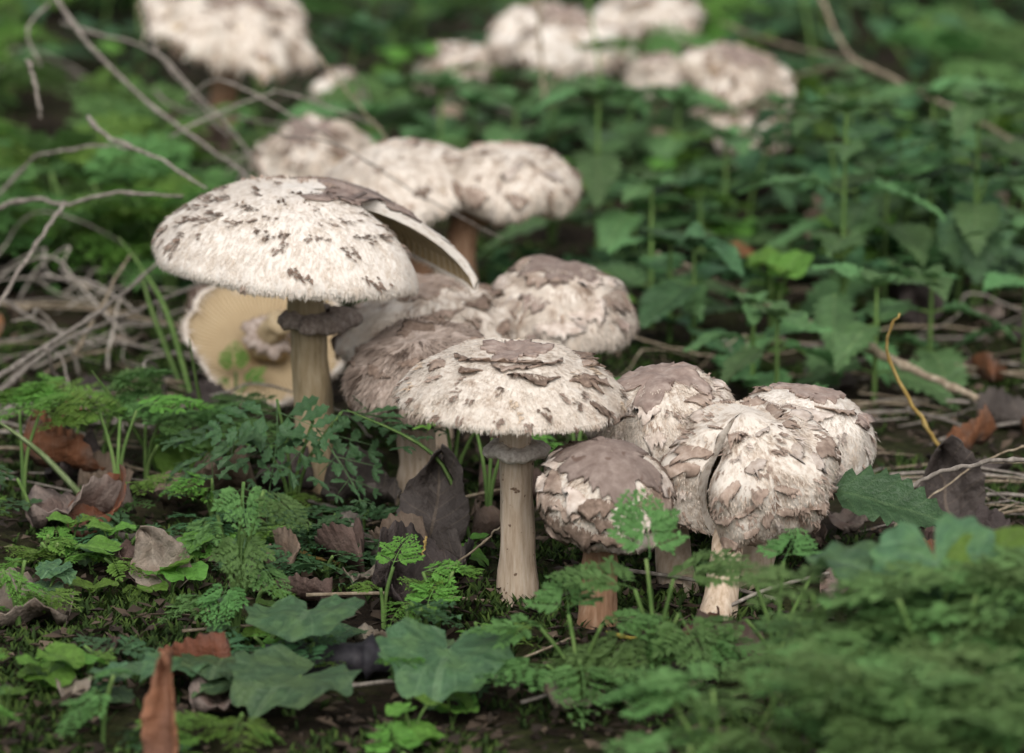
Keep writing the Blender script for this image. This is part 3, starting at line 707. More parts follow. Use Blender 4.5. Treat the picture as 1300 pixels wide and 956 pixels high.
def frond_mesh(name, mat, seed=0, npair=7, fine=1.0, droop=.25, spread=.55, big=1.0):
    """feathery twice-divided leaf, length 1 along +Y"""
    rnd = random.Random(seed); V, F, UV = [], [], []
    def leaflet(o, d, nrm, L, Wd):
        d = d.normalized(); s = d.cross(nrm).normalized(); b = len(V)
        lob = [(0, 0), (.18, .26), (.30, .62), (.44, .42), (.56, .74), (.68, .42), (.80, .46), (.88, .22), (1.0, 0)]
        q = rnd.gauss(0, .18); cz = rnd.uniform(-.25, .1)
        mid = []
        for k, (t, w) in enumerate(lob):
            c = o + d * L * t + s * q * L * t * t + nrm * L * cz * t * t
            V.append(c); UV.append((.5, .5))
            for sg in (-1, 1):
                V.append(c + s * sg * Wd * w * rnd.uniform(.8, 1.2) + nrm * Wd * w * .30 + d * L * .10 * w); UV.append((.5 + sg * .45, .5))
        for k in range(len(lob) - 1):
            i = b + 3 * k; F.append((i, i + 3, i + 4, i + 1)); F.append((i, i + 2, i + 5, i + 3))
    def stick(p, q, r):
        b = len(V); d = (q - p).normalized(); s = d.cross(Vector((0, 0, 1)))
        s = s.normalized() if s.length > 1e-3 else Vector((1, 0, 0)); n2 = d.cross(s)
        for c, rr in ((p, r), (q, r * .6)):
            for a in range(3):
                an = a * 2.094; V.append(c + (s * math.cos(an) + n2 * math.sin(an)) * rr); UV.append((.5, .02))
        for a in range(3): F.append((b + a, b + (a + 1) % 3, b + 3 + (a + 1) % 3, b + 3 + a))
    def axis_pt(t): return Vector((.05 * math.sin(t * 3 + seed), t, -droop * t * t + .02 * math.sin(t * 5 + seed)))
    pts = [axis_pt(i / 8) for i in range(9)]
    for a, b in zip(pts, pts[1:]): stick(a, b, .011)
    for k in range(npair):
        t = .14 + .80 * (k / (npair - 1)) ** .85
        o = axis_pt(t); L = spread * (1 - t) ** .8 * rnd.uniform(.85, 1.1) + .05
        for sg in (-1, 1):
            d = Vector((sg * rnd.uniform(.85, 1), rnd.uniform(.45, .75), rnd.uniform(-.25, .2))).normalized()
            e = o + d * L; stick(o, e, .006)
            nn = Vector((rnd.gauss(0, .15), rnd.gauss(0, .15), 1)).normalized()
            np_ = max(2, int(round(L * 13 * fine)))
            for m in range(np_):
                f = .22 + .72 * m / max(1, np_ - 1) if np_ > 1 else .6
                pp = o + d * L * f + Vector((0, 0, -.18 * L * f * f)); ll = (L * .42 * (1 - f * .62) + .035) * big
                s = d.cross(nn).normalized()
                for s2 in (-1, 1): leaflet(pp, d * .75 + s * s2, nn, ll * rnd.uniform(.8, 1.15), ll * .36)
            leaflet(o + d * L * .92 + Vector((0, 0, -.16 * L)), d, nn, L * .25 + .04, L * .08 + .012)
    leaflet(axis_pt(.96), Vector((0, 1, -.3)), Vector((0, 0, 1)), .12, .04)
    return mesh(name, V, F, mat, uv=UV, smooth=False)

L_NET = mat_leaf('nettle_green', (0.110, 0.225, 0.082), (0.16, 0.28, 0.11), rough=.45, var=.42)
L_NETD = mat_leaf('deep_green_leaf', (0.062, 0.145, 0.060), (0.095, 0.19, 0.08), rough=.42, transl=.25, var=.4)
L_HEART = mat_leaf('soft_green_leaf', (0.075, 0.155, 0.072), (0.14, 0.24, 0.12), rough=.45, blotch=(0.10, 0.185, 0.075))
L_BRIGHT = mat_leaf('fresh_green_leaf', (0.13, 0.28, 0.045), (0.17, 0.32, 0.07), rough=.5, transl=.35)
L_PARS = mat_leaf('parsley_green', (0.115, 0.240, 0.068), (0.12, 0.24, 0.07), rough=.55, transl=.35)
L_PARSD = mat_leaf('dark_parsley_green', (0.050, 0.125, 0.048), (0.08, 0.16, 0.06), rough=.45, transl=.25)
L_DEAD = mat_leaf('dead_leaf_brown', (0.15, 0.105, 0.08), (0.23, 0.17, 0.125), rough=.75, transl=.08, blotch=(0.09, 0.058, 0.042), var=.3, veinw=.04)
L_DEADD = mat_leaf('dead_leaf_dark', (0.070, 0.056, 0.050), (0.13, 0.10, 0.08), rough=.7, transl=.05, blotch=(0.042, 0.032, 0.028), var=.2, veinw=.04)
L_DEADR = mat_leaf('dead_leaf_rust', (0.20, 0.085, 0.035), (0.26, 0.14, 0.08), rough=.7, transl=.1, blotch=(0.12, 0.075, 0.05), var=.3, veinw=.04)
L_DEADG = mat_leaf('dead_leaf_grey', (0.25, 0.205, 0.165), (0.32, 0.27, 0.22), rough=.8, transl=.1, blotch=(0.17, 0.125, 0.095), var=.2, veinw=.05)
S_GREEN = mat_fiber('green_stem', (0.06, 0.12, 0.03), (0.11, 0.19, 0.05), (0.17, 0.24, 0.08), scale=(60, 60, 20))
S_STRAW = mat_fiber('dry_straw', (0.13, 0.095, 0.06), (0.25, 0.20, 0.14), (0.40, 0.34, 0.25), scale=(80, 80, 40))
S_GREY = mat_fiber('grey_stalk', (0.10, 0.085, 0.07), (0.23, 0.20, 0.17), (0.38, 0.34, 0.295), scale=(80, 80, 40))
S_PALES = mat_fiber('pale_dry_stem', (0.20, 0.17, 0.14), (0.36, 0.32, 0.27), (0.52, 0.47, 0.41), scale=(80, 80, 40))
S_OCHRE = mat_fiber('ochre_stalk', (0.25, 0.15, 0.04), (0.38, 0.26, 0.08), (0.50, 0.38, 0.16), scale=(60, 60, 30))
S_YEL = mat_fiber('yellow_stem', (0.22, 0.17, 0.02), (0.34, 0.27, 0.05), (0.42, 0.36, 0.10), scale=(60, 60, 30), rough=.5)
S_PALEG = mat_fiber('pale_green_blade', (0.16, 0.22, 0.09), (0.24, 0.31, 0.14), (0.33, 0.40, 0.22), scale=(60, 60, 20))
S_DARK = mat_fiber('dark_stick', (0.012, 0.011, 0.014), (0.024, 0.022, 0.027), (0.05, 0.045, 0.05), scale=(40, 40, 40), rough=.6)
S_BARK = mat_fiber('grey_bark', (0.05, 0.04, 0.032), (0.10, 0.085, 0.07), (0.20, 0.175, 0.15), scale=(60, 60, 40), bump=.8)

NET = [prof_leaf('nettle_leaf', L_NET, W=.33, teeth=9, tooth=.30, cord=.3, droop=.08 + .12 * i, fold=.22, seed=i, crin=.018) for i in range(4)]
NETD = [prof_leaf('deep_leaf', L_NETD, W=.32, teeth=9, tooth=.26, cord=.3, droop=.1 + .15 * i, fold=.2, seed=i + 5, crin=.022) for i in range(3)]
HRT = [heart_leaf('heart_leaf', L_HEART, seed=i, wide=1.05, cup=.10 + .06 * i) for i in range(3)]
HRTB = [heart_leaf('fresh_leaf', L_BRIGHT, seed=i + 4, wide=1.0, scal=9, cup=.2, amp=.02) for i in range(2)]
FRD = [frond_mesh('frond', L_PARS, seed=i, npair=7 + i % 2, droop=.12 + .12 * i) for i in range(4)]
L_PARSF = mat_leaf('pale_parsley_green', (0.14, 0.275, 0.085), (0.17, 0.30, 0.10), rough=.6, transl=.35)
FRDF = [frond_mesh('frond_pale', L_PARSF, seed=i + 40, npair=7, droop=.12 + .12 * i) for i in range(3)]
FRDB = [frond_mesh('frond_fresh', L_BRIGHT, seed=i + 10, npair=6, droop=.15 + .2 * i) for i in range(3)]
FRDD = [frond_mesh('frond_dark', L_PARSD, seed=i + 20, npair=4, fine=.42, spread=.62, droop=.10 + .12 * i, big=1.35) for i in range(3)]
def dead(mat, i, **k):
    a = dict(W=.36, teeth=6, tooth=.04, cord=.3, droop=.15, fold=.15, seed=i + 30, crin=.03, curl=.4, crump=.17); a.update(k)
    return prof_leaf('dead_leaf', mat, **a)
L_DEADT = mat_leaf('dead_leaf_tan', (0.30, 0.155, 0.07), (0.34, 0.2, 0.11), rough=.7, transl=.1, blotch=(0.2, 0.11, 0.06), var=.1, veinw=.04)
DEAD = [dead(L_DEAD, 0), dead(L_DEAD, 1, curl=.7, droop=.5), dead(L_DEADD, 2, curl=.3), dead(L_DEADR, 3, curl=.5), dead(L_DEADG, 4, curl=.25, W=.42), dead(L_DEADD, 5, curl=.6, W=.42), dead(L_DEADT, 6, curl=.3, W=.16, crump=.10)]

def leaf_at(parent, me, loc, yaw, pitch, roll, size, name='leaf'):
    return link(name, me, parent, loc, Euler((pitch, roll, yaw), 'XYZ'), size)
def stem_part(parent, path, r0, r1, mat, name='stalk', n=12, seg=6):
    pts = catmull(path, n); V, F, T = tube(pts, [r0 + (r1 - r0) * i / (n - 1) for i in range(n)], seg)
    return link(name, mesh(name, V, F, mat), parent)
R_ = math.radians
def parsley(base, fronds, label, group=None, meshes=FRD, stalkmat=S_GREEN, name='cow_parsley', base_world=None):
    """fronds: list of (height m, lean dx, dy, yaw deg, pitch deg, size m[, mesh index])"""
    g = base_world or G(*base)
    t = thing(name, g, label, 'plant', group)
    for q, f in enumerate(fronds):
        h, dx, dy, yaw, pit, size = f[:6]; k = f[6] if len(f) > 6 else q
        tip = Vector((dx, dy, h))
        stem_part(t, [(0, 0, -.004), (dx * .25, dy * .25, h * .5), tuple(tip)], .0011, .0007, stalkmat, n=8, seg=5)
        leaf_at(t, meshes[k % len(meshes)], tip, R_(yaw), R_(pit), 0, size, 'frond')
    return t
def nettle(base, H, label, group=None, nodes=5, size=.05, yaw0=0, lean=(0, 0), seed=0, meshes=NET, name='nettle', top=True, base_world=None, shrink=.6):
    rnd = random.Random(seed + 900); g = base_world or G(*base)
    t = thing(name, g, label, 'plant', group)
    path = [(0, 0, -.005), (lean[0] * .3, lean[1] * .3, H * .5), (lean[0], lean[1], H)]
    stem_part(t, path, .0016, .0009, S_GREEN, 'stem')
    pts = catmull(path, 41)
    for k in range(nodes):
        f = .30 + .68 * k / max(1, nodes - 1); p = Vector(pts[int(f * 40)])
        sz = size * (1 - (1 - shrink) * (k / max(1, nodes - 1)) ** 1.6) * rnd.uniform(.85, 1.1)
        for s in (0, 1):
            yw = yaw0 + 90 * k + 180 * s + rnd.uniform(-18, 18); d = Vector((-math.sin(R_(yw)), math.cos(R_(yw)), .35))
            q = p + d * size * .16
            stem_part(t, [tuple(p), tuple((p + q) / 2 + Vector((0, 0, .001))), tuple(q)], .0007, .0006, S_GREEN, 'petiole', n=4, seg=4)
            leaf_at(t, rnd.choice(meshes), q, R_(yw), R_(rnd.uniform(-12, 22)), R_(rnd.uniform(-12, 12)), sz)
    if top:
        p = Vector(pts[-1])
        for s in range(4): leaf_at(t, meshes[s % len(meshes)], p, R_(yaw0 + 45 + 90 * s), R_(25 + 15 * (s % 2)), 0, size * .38)
    return t
def leaf_plant(base, leaves, label, group=None, meshes=HRT, name='leafy_weed', r=.0012, base_world=None):
    """leaves: (dx, dy, height, yaw, pitch, roll, size)"""
    g = base_world or G(*base); t = thing(name, g, label, 'plant', group)
    for q, (dx, dy, h, yaw, pit, rol, size) in enumerate(leaves):
        stem_part(t, [(0, 0, -.004), (dx * .4, dy * .4, h * .6), (dx, dy, h)], r, r * .7, S_GREEN, 'petiole', n=8, seg=5)
        leaf_at(t, meshes[q % len(meshes)], (dx, dy, h), R_(yaw), R_(pit), R_(rol), size)
    return t
def stalk(pts, Y0, Y1, r0, r1, mat, label, name='dry_stalk', cat='stalk', group=None, n=28, seg=7, wob=.25):
    m = len(pts)
    w = [P(x, y, Y0 + (Y1 - Y0) * i / (m - 1)) for i, (x, y) in enumerate(pts)]
    o = min(w, key=lambda v: v.z).copy()
    c = catmull([tuple(v - o) for v in w], n)
    thin = .72 if name == 'dry_stalk' else 1.0
    rad = [thin * (r0 + (r1 * .75 - r0) * i / (n - 1)) * (1 + .45 * (i % 9 == 4) + .16 * noise.noise((i * .9, len(label), 0))) for i in range(n)]
    c = [tuple(p[j] + .0012 * noise.noise((i * .45, j * 5.0, len(label) * 1.3)) for j in range(3)) for i, p in enumerate(c)]
    V, F, T = tube(c, rad, seg, wob, len(label))
    return tag(link(name, mesh(name, V, F, mat), None, o), label, cat, group)
def blade(base, tip, Yt, w, mat, label, bend=(0, 0, 0), name='grass_blade', group=None):
    g = G(*base); t = P(tip[0], tip[1], Yt) - g
    c = catmull([(0, 0, -.003), tuple(t * .5 + Vector(bend)), tuple(t)], 14); V, F = [], []
    for i, p in enumerate(c):
        p = Vector(p); k = i / 13; ww = w * (1 - k ** 2.2) + .0002
        d = (Vector(c[min(i + 1, 13)]) - Vector(c[max(i - 1, 0)])).normalized(); s = d.cross(Vector((0, 1, .2))).normalized(); nn = s.cross(d)
        V += [p - s * ww + nn * ww * .5, p, p + s * ww + nn * ww * .5, p - nn * .0004]
        if i: b = 4 * i; F += [(b - 4, b - 3, b + 1, b), (b - 3, b - 2, b + 2, b + 1), (b - 2, b - 1, b + 3, b + 2), (b - 1, b - 4, b, b + 3)]
    return tag(link(name, mesh(name, V, F, mat), None, g), label, 'grass', group)
def deadleaf(px, py, size, yaw, pit, roll, k, label, lift=.004, group=None, Y=None):
    g = G(px, py) if Y is None else P(px, py, Y)
    o = link('dead_leaf', DEAD[k], None, g + Vector((0, 0, lift)), Euler((R_(pit), R_(roll), R_(yaw)), 'XYZ'), size)
    md = o.modifiers.new('thickness', 'SOLIDIFY'); md.thickness = .012; md.offset = 0
    return tag(o, label, 'leaf', group)

# ------------------------------------------------------------------ hand-placed plants near the mushrooms
parsley((372, 655), [(.044, -.018, -.006, 128, -22, .046, 0), (.048, .010, -.010, 214, -28, .046, 1), (.056, -.006, -.004, 172, -42, .042, 2), (.050, .022, -.002, 268, -5, .044, 0)],
    'dark green feathery leaves spread in front of the tall stem', meshes=FRDD)
parsley((300, 812), [(.064, .004, 0, 190, -35, .022, 0), (.062, .012, -.004, 240, -20, .022, 1), (.052, -.006, -.004, 120, -25, .020, 2), (.046, .004, -.006, 185, -40, .022, 0), (.026, .000, -.006, 160, -20, .022, 1), (.020, -.010, -.004, 110, -5, .020, 2), (.034, .010, -.006, 230, -30, .018, 2)],
    'pale green feathery sprig rising from the moss before the dead leaf', meshes=FRD)
parsley((487, 790), [(.024, .004, 0, -20, 30, .020, 0), (.016, -.001, -.003, 60, 10, .014, 1)], 'tiny bright feathery sprig beside the brown dead leaf', meshes=FRDB)
parsley((735, 900), [(.036, -.004, 0, 10, 25, .026, 0), (.034, .008, -.006, -60, 10, .026, 1), (.032, -.014, -.004, 70, 10, .026, 2), (.022, 0, -.012, 180, -5, .028, 3), (.024, .014, .0, -85, 10, .028, 1), (.020, -.012, -.01, 120, 5, .028, 0)],
    'feathery green leaf cluster before the foot of the ringed mushroom', meshes=FRD)
parsley((832, 890), [(.055, -.004, -.002, 5, 50, .030, 1), (.048, .006, -.004, -60, 25, .030, 2), (.044, -.008, -.004, 60, 25, .030, 3), (.036, .008, -.008, -150, -25, .030, 0), (.030, -.008, -.008, 140, -25, .030, 1), (.028, .014, -.01, -100, 0, .030, 2), (.022, -.014, -.01, 100, 0, .030, 0)],
    'tall feathery green plant reaching up to the young round mushroom', meshes=FRD)
parsley((985, 880), [(.048, .002, 0, -15, 25, .022, 0), (.044, -.010, -.002, 60, 15, .022, 1), (.046, .014, -.002, -75, 10, .026, 2), (.028, -.012, -.008, 110, 0, .026, 3), (.026, .010, -.012, -140, 0, .026, 0), (.040, .030, -.002, -80, 5, .026, 1)],
    'feathery green plant at the foot of the folded mushroom', meshes=FRD)
for i, (px, py, top, sc) in enumerate([(1060, 1010, 735, 1.0), (1130, 1040, 705, 1.1), (1200, 1060, 715, 1.1), (1270, 1030, 690, 1.1), (1090, 1120, 830, 1.1), (1180, 1140, 815, 1.1), (1270, 1120, 815, 1.1), (1000, 1060, 840, .9), (920, 1090, 880, .8), (1345, 1040, 690, 1.1)]):
    rn = random.Random(i + 70); g = G(px, py); u = pxm(g.y); hh = (py - top) * u
    parsley((px, py), [(hh * rn.uniform(.62, .97), rn.uniform(-.022, .022), rn.uniform(-.015, .015), rn.uniform(0, 360), rn.uniform(-5, 15), rn.uniform(.032, .042) * sc) for _ in range(7)],
        'dense soft green feathery bush in the front corner beyond the folded mushroom', 'feathery bushes at the front', meshes=FRDF)
for (px, py), lv, lb, ms in [
        ((1165, 1010), [(.004, .004, .082, 185, -38, 8, .026), (.018, -.004, .074, 150, -20, 0, .026), (-.016, 0, .076, 60, 20, 0, .024)], 'soft green plant with broad leaves standing in the feathery bushes', HRT),
        ((1235, 1000), [(.004, -.006, .080, 200, -35, 10, .022), (.016, -.010, .076, 160, -25, 0, .022), (-.01, -.006, .070, 120, -10, 0, .020)], 'fresh light green leaves above the feathery bushes', HRTB),
        ((385, 850), [(.002, -.002, .027, 172, 4, 4, .026)], 'broad blunt green leaf on a stalk above the black stick beside the pale sprig', HRT),
        ((370, 905), [(.004, -.004, .016, 150, 2, -4, .028), (-.016, .002, .012, 110, 5, 0, .020)], 'two low broad green leaves in front of the black stick', HRT[1:]),
        ((562, 895), [(.002, -.002, .022, 172, -8, -3, .029)], 'single broad scalloped green leaf on a short stalk over the black stick', HRT[1:]),
        ((270, 890), [(.004, .0, .016, 170, 5, 0, .017), (-.010, 0, .014, 120, 5, 0, .017), (.014, -.006, .012, 220, 0, 0, .017)], 'low bluish green rosette in the front moss', HRT)]:
    leaf_plant((px, py), lv, lb, meshes=ms)
# seedlings at left
for i, (px, py, h) in enumerate([(92, 688, .014), (142, 700, .016), (118, 742, .006)]):
    leaf_plant((px, py + 20), [(-.003, 0, h, 90, 20, 0, .0075), (.003, 0, h * .95, -90, 20, 0, .0075)], 'tiny two leaved bright green seedling beside the dead leaves', 'seedlings by the dead leaves', meshes=HRTB, name='seedling', r=.0006)
leaf_plant((238, 612), [(.0, -.002, .010, 30, 50, 0, .02), (.003, -.004, .006, -80, 30, 0, .014)], 'small upright fresh green leaf under the feathery dark leaves', meshes=HRTB, name='seedling', r=.0008)
for i, (px, py, n) in enumerate([(185, 620, 3), (150, 640, 3), (250, 610, 3), (95, 600, 3), (215, 590, 2), (60, 590, 3), (290, 600, 2), (30, 640, 2), (130, 590, 3)]):
    rn = random.Random(i + 170)
    parsley((px, py), [(rn.uniform(.02, .042), rn.uniform(-.012, .012), rn.uniform(-.012, .004), rn.uniform(0, 360), rn.uniform(0, 30), rn.uniform(.024, .036)) for _ in range(n)],
        'small fresh green feathery seedling left of the tall mushroom', 'feathery seedlings at left', meshes=FRDB if i % 2 else FRD)
parsley((300, 512), [(.016, 0, 0, 5, 70, .015, 0), (.010, .006, 0, -40, 50, .012, 1), (.008, -.005, 0, 40, 50, .010, 2)], 'bright feathery sprig against the cream gills of the fallen cap', meshes=FRDB)
parsley((575, 640), [(.045, -.004, 0, 40, 10, .034, 0), (.05, .006, .004, -50, 10, .034, 1), (.038, .012, -.004, -100, 5, .03, 2)], 'green feathery plant under the cap of the ringed mushroom', meshes=FRDD)
parsley((620, 660), [(.05, -.008, .006, 70, 0, .035, 0), (.055, .004, .01, -30, 0, .035, 1), (.04, .01, 0, -100, 0, .03, 2)], 'feathery plant between the pale stem and the ringed stem', meshes=FRDB)
parsley((730, 640), [(.04, -.002, .004, 30, 10, .034, 0), (.045, .006, .004, -50, 10, .034, 1)], 'green feathery plant between the ringed mushroom and the young one', meshes=FRD)
for i, (px, py) in enumerate([(395, 700), (440, 690), (350, 690), (330, 730), (415, 735), (255, 690), (455, 720)]):
    rn = random.Random(i + 270)
    parsley((px, py), [(rn.uniform(.004, .014), rn.uniform(-.006, .006), rn.uniform(-.006, .0), rn.uniform(0, 360), rn.uniform(-5, 15), rn.uniform(.018, .03)) for _ in range(3)],
        'low dark feathery leaves flat on the litter in front of the tall mushroom', 'dark low feathery leaves', meshes=FRDD)

rn = random.Random(303)
for i in range(46):
    px, py = rn.uniform(-60, 640), rn.uniform(655, 985)
    if 480 < px < 700 and py < 780: continue
    tall = rn.random() < .3
    parsley((px, py), [(rn.uniform(.012, .030) if tall else rn.uniform(.004, .014), rn.uniform(-.008, .008), rn.uniform(-.008, .004), rn.uniform(0, 360), rn.uniform(-25, 20), rn.uniform(.014, .024)) for _ in range(rn.choice((2, 3, 4)))],
        'tiny feathery seedling in the moss before the tall mushroom', 'tiny feathery seedlings in the moss', meshes=rn.choice((FRD, FRDB, FRDB, FRDD)))
for i in range(18):
    px, py = rn.uniform(-60, 700), rn.uniform(700, 985)
    leaf_plant((px, py), [(rn.uniform(-.008, .008), rn.uniform(-.008, .004), rn.uniform(.004, .016), rn.uniform(0, 360), rn.uniform(-20, 15), 0, rn.uniform(.006, .013)) for _ in range(rn.choice((2, 3, 4)))],
        'tiny round leaved seedling in the front moss', 'tiny round leaved seedlings in the moss', meshes=HRTB if i % 2 else HRT, name='seedling', r=.0006)

# ------------------------------------------------------------------ dead leaves on the ground
deadleaf(222, 752, .030, 15, 62, -25, 4, 'grey curled dead leaf standing upright in the moss', .001)
deadleaf(182, 748, .020, 50, 45, 0, 0, 'crumpled dead leaf leaning beside the upright grey one', .001)
deadleaf(205, 655, .042, -75, 18, 10, 0, 'crinkled brown dead leaf below the fresh seedlings', .006)
deadleaf(160, 640, .026, 60, 10, 0, 1, 'small folded brown dead leaf beside the crinkled one')
deadleaf(545, 700, .044, -4, 62, 6, 2, 'large dark grey dead leaf propped against the pale stem', .001)
deadleaf(500, 668, .034, 70, 12, 10, 5, 'dark brown dead leaf behind the propped grey one', .008)
deadleaf(580, 745, .036, 110, 6, -10, 5, 'purplish brown lobed dead leaf lying flat in the moss', .004)
deadleaf(520, 790, .028, 25, 20, 20, 5, 'dark curled piece of dead leaf under the tiny bright sprig', .004)
deadleaf(130, 625, .04, 120, 25, 15, 3, 'rust brown dead leaf rolled beside the pale green stalk', .006)
deadleaf(40, 690, .045, -70, 12, -10, 4, 'pale grey dead leaf at the foot of the rust brown roll', .005)
deadleaf(105, 700, .035, -20, 20, 10, 3, 'rusty dead leaf half covered by the two leaved seedlings', .003)
deadleaf(85, 800, .045, 80, 8, 0, 4, 'flat tan dead leaf with rusty middle on the front moss', .003)
deadleaf(205, 1005, .046, -8, 74, 0, 6, 'narrow tan dead leaf standing on end at the front', .001)
deadleaf(245, 915, .03, -70, 5, 0, 4, 'pale dead leaf behind the standing tan one', .003)
deadleaf(300, 588, .026, 60, 20, 0, 4, 'pale pinkish dead leaf under the dark feathery leaves', .004)
deadleaf(960, 868, .030, 60, 15, 10, 0, 'crumpled brown dead leaf below the yellow stem', .004)
deadleaf(870, 845, .022, -40, 12, 0, 3, 'small rust coloured leaf scrap by the yellow stem', .002)
deadleaf(1205, 668, .036, 10, 60, 0, 5, 'dark purple dead leaf hanging behind the nettle leaf', .001)
deadleaf(1205, 592, .03, -60, 30, 0, 3, 'orange brown dead leaf at the foot of the ochre stalk', .004)
deadleaf(1150, 350, .04, 70, 25, 0, 3, 'orange dead leaf under the nettles at right', .004)
deadleaf(960, 360, .022, 70, 30, 0, 3, 'orange brown leaf behind the long straw', .004)
deadleaf(290, 232, .05, 80, 25, 0, 0, 'pinkish brown dead leaf behind the tallest cap', .02)
deadleaf(1060, 330, .04, 20, 25, 0, 0, 'dull brown dead leaf below the nettle stem', .006)
deadleaf(690, 310, .028, -50, 30, 0, 4, 'pale dead leaf right of the tilted pale mushroom', .02)
deadleaf(1240, 300, .045, -20, 70, 0, 4, 'pale withered leaf hanging among the right nettles', .002)
rn = random.Random(77)
for i in range(84):
    px, py = rn.uniform(-60, 1360), rn.choice([rn.uniform(560, 960), rn.uniform(330, 560)])
    if 380 < px < 960 and py < 560: continue
    if 610 < px < 980 and 720 < py < 880: continue
    deadleaf(px, py, rn.uniform(.016, .032), rn.uniform(0, 360), rn.uniform(-5, 22), rn.uniform(-15, 15), rn.randrange(6), 'small withered brown leaf scrap lying in the litter', rn.uniform(.001, .004), 'withered leaf scraps')
# the mildewed nettle leaf by the folded mushroom
o = tag(link('fallen_leaf', NETD[0], None, P(1062, 622, 1.40), Euler((R_(-12), R_(24), R_(-104)), 'XYZ'), .052), 'dark green serrated leaf with pale specks beside the folded mushroom', 'leaf')
tag(link('fallen_leaf', NETD[1], None, P(1085, 622, 1.44), Euler((R_(-2), R_(-10), R_(-80)), 'XYZ'), .036), 'smooth green leaf tucked behind the serrated one', 'leaf')

# ------------------------------------------------------------------ stalks, twigs, blades
def st(*a, **k): return stalk(*a, **k)
st([(66, -8), (120, 65), (205, 145), (290, 205), (335, 242)], 2.02, 1.86, .0020, .0014, S_GREY, 'long grey dry stalk slanting down to the back of the tallest cap')
st([(78, 28), (130, 45), (195, 65), (250, 118), (310, 185), (345, 240)], 2.1, 1.95, .0014, .001, S_GREY, 'thin grey dry stalk crossing above the long slanting one')
st([(62, 5), (35, 38), (52, 85)], 2.05, 2.0, .0013, .001, S_GREY, 'short bent grey twig over the left ferny leaves')
st([(36, 78), (44, 105), (51, 150)], 1.85, 1.84, .0018, .0014, S_GREY, 'short pale upright stub among the left ferny leaves')
st([(112, 148), (135, 172), (200, 200), (262, 240)], 1.82, 1.76, .0017, .0012, S_GREY, 'pale stalk arching onto the left side of the tallest cap')
st([(-8, 255), (45, 200), (90, 190), (142, 184), (165, 190)], 1.9, 1.84, .0014, .0012, S_GREY, 'arched pale stalk joining the one on the tallest cap')
st([(-8, 264), (45, 252), (82, 260), (140, 246), (232, 249)], 1.78, 1.74, .0018, .0013, S_GREY, 'pale horizontal stalk touching the left edge of the tallest cap')
st([(82, 258), (45, 312), (-8, 395)], 1.74, 1.66, .0015, .0014, S_GREY, 'pale stalk branching down from the horizontal one')
st([(-8, 482), (50, 445), (120, 400), (165, 365), (206, 328)], 1.62, 1.78, .0020, .0012, S_GREY, 'thick grey straw slanting up to the tallest cap')
st([(-8, 505), (70, 440), (160, 400), (255, 360)], 1.66, 1.82, .0018, .0011, S_GREY, 'grey straw lying against the thick slanting one')
st([(58, 442), (72, 478), (105, 500), (150, 525)], 1.66, 1.70, .0014, .001, S_GREY, 'curved pale straw dropping from the slanting bundle')
st([(95, 450), (130, 385), (168, 320)], 1.72, 1.80, .0015, .001, S_STRAW, 'straw leaning steeply beside the slanting bundle')
st([(5, 380), (70, 420), (125, 440)], 1.80, 1.78, .0014, .001, S_GREY, 'low straw crossing under the slanting bundle')
st([(50, 350), (120, 360), (180, 400)], 1.86, 1.82, .0013, .001, S_GREY, 'thin straw bent behind the slanting bundle')
st([(235, 128), (268, 104), (300, 108), (360, 140), (440, 190)], 2.0, 1.92, .0012, .0009, S_GREY, 'thin arched stalk bending before the reddish stem')
st([(215, 174), (280, 142), (335, 122), (365, 118), (480, 160)], 1.96, 1.98, .0011, .0009, S_GREY, 'thin stalk crossing the arched one')
st([(180, -5), (198, 60), (240, 115), (290, 175)], 2.1, 2.0, .0013, .001, S_GREY, 'stalk dropping in front of the big pale far mushroom')
st([(400, 65), (440, 115), (500, 185)], 2.05, 1.96, .0011, .0008, S_STRAW, 'straight pale stalk leaning behind the tilted pale cap')
st([(340, 170), (430, 185), (520, 240), (640, 305)], 1.80, 1.80, .0007, .0005, S_GREY, 'hair thin stem lying across the tilted pale cap')
st([(195, 115), (230, 140), (300, 150), (420, 170)], 2.2, 2.15, .0012, .001, S_GREY, 'blurred stalk behind the crossing thin stalks')
st([(683, -8), (686, 60), (692, 130)], 2.3, 2.25, .0022, .0018, S_STRAW, 'pale upright dry stem before the whitish far mushroom')
st([(745, -8), (755, 50), (765, 120)], 2.35, 2.3, .0012, .0012, S_GREEN, 'thin green upright stem before the pale far mushrooms')
st([(735, 78), (715, 95), (690, 115)], 2.3, 2.28, .0012, .001, S_STRAW, 'short pale twig leaning on the upright dry stem')
st([(1040, -8), (1066, 50), (1085, 76)], 2.4, 2.3, .0020, .0018, S_STRAW, 'upper half of a broken pale stick behind the nettles')
st([(1080, 74), (1150, 108), (1225, 145), (1310, 190)], 2.3, 2.1, .0024, .0018, S_STRAW, 'long pale stick slanting down over the right nettles')
st([(915, 30), (1000, 58), (1085, 74)], 2.5, 2.3, .0016, .0014, S_STRAW, 'thin brown stick meeting the long pale one')
st([(990, 105), (1040, 88), (1095, 80)], 2.35, 2.3, .0014, .0012, S_STRAW, 'short stick joining the fork of the long pale one')
st([(835, 322), (900, 350), (1000, 398), (1030, 408)], 1.92, 1.80, .0019, .0014, S_STRAW, 'straight tan straw stretching behind the brown topped mushrooms')
st([(1098, 440), (1150, 465), (1240, 505)], 1.76, 1.68, .0036, .0030, S_STRAW, 'thick split tan reed lying on the right litter')
st([(795, 425), (860, 442), (925, 455), (1010, 446)], 1.80, 1.78, .0008, .0007, S_STRAW, 'thin curved straw behind the plated mushroom')
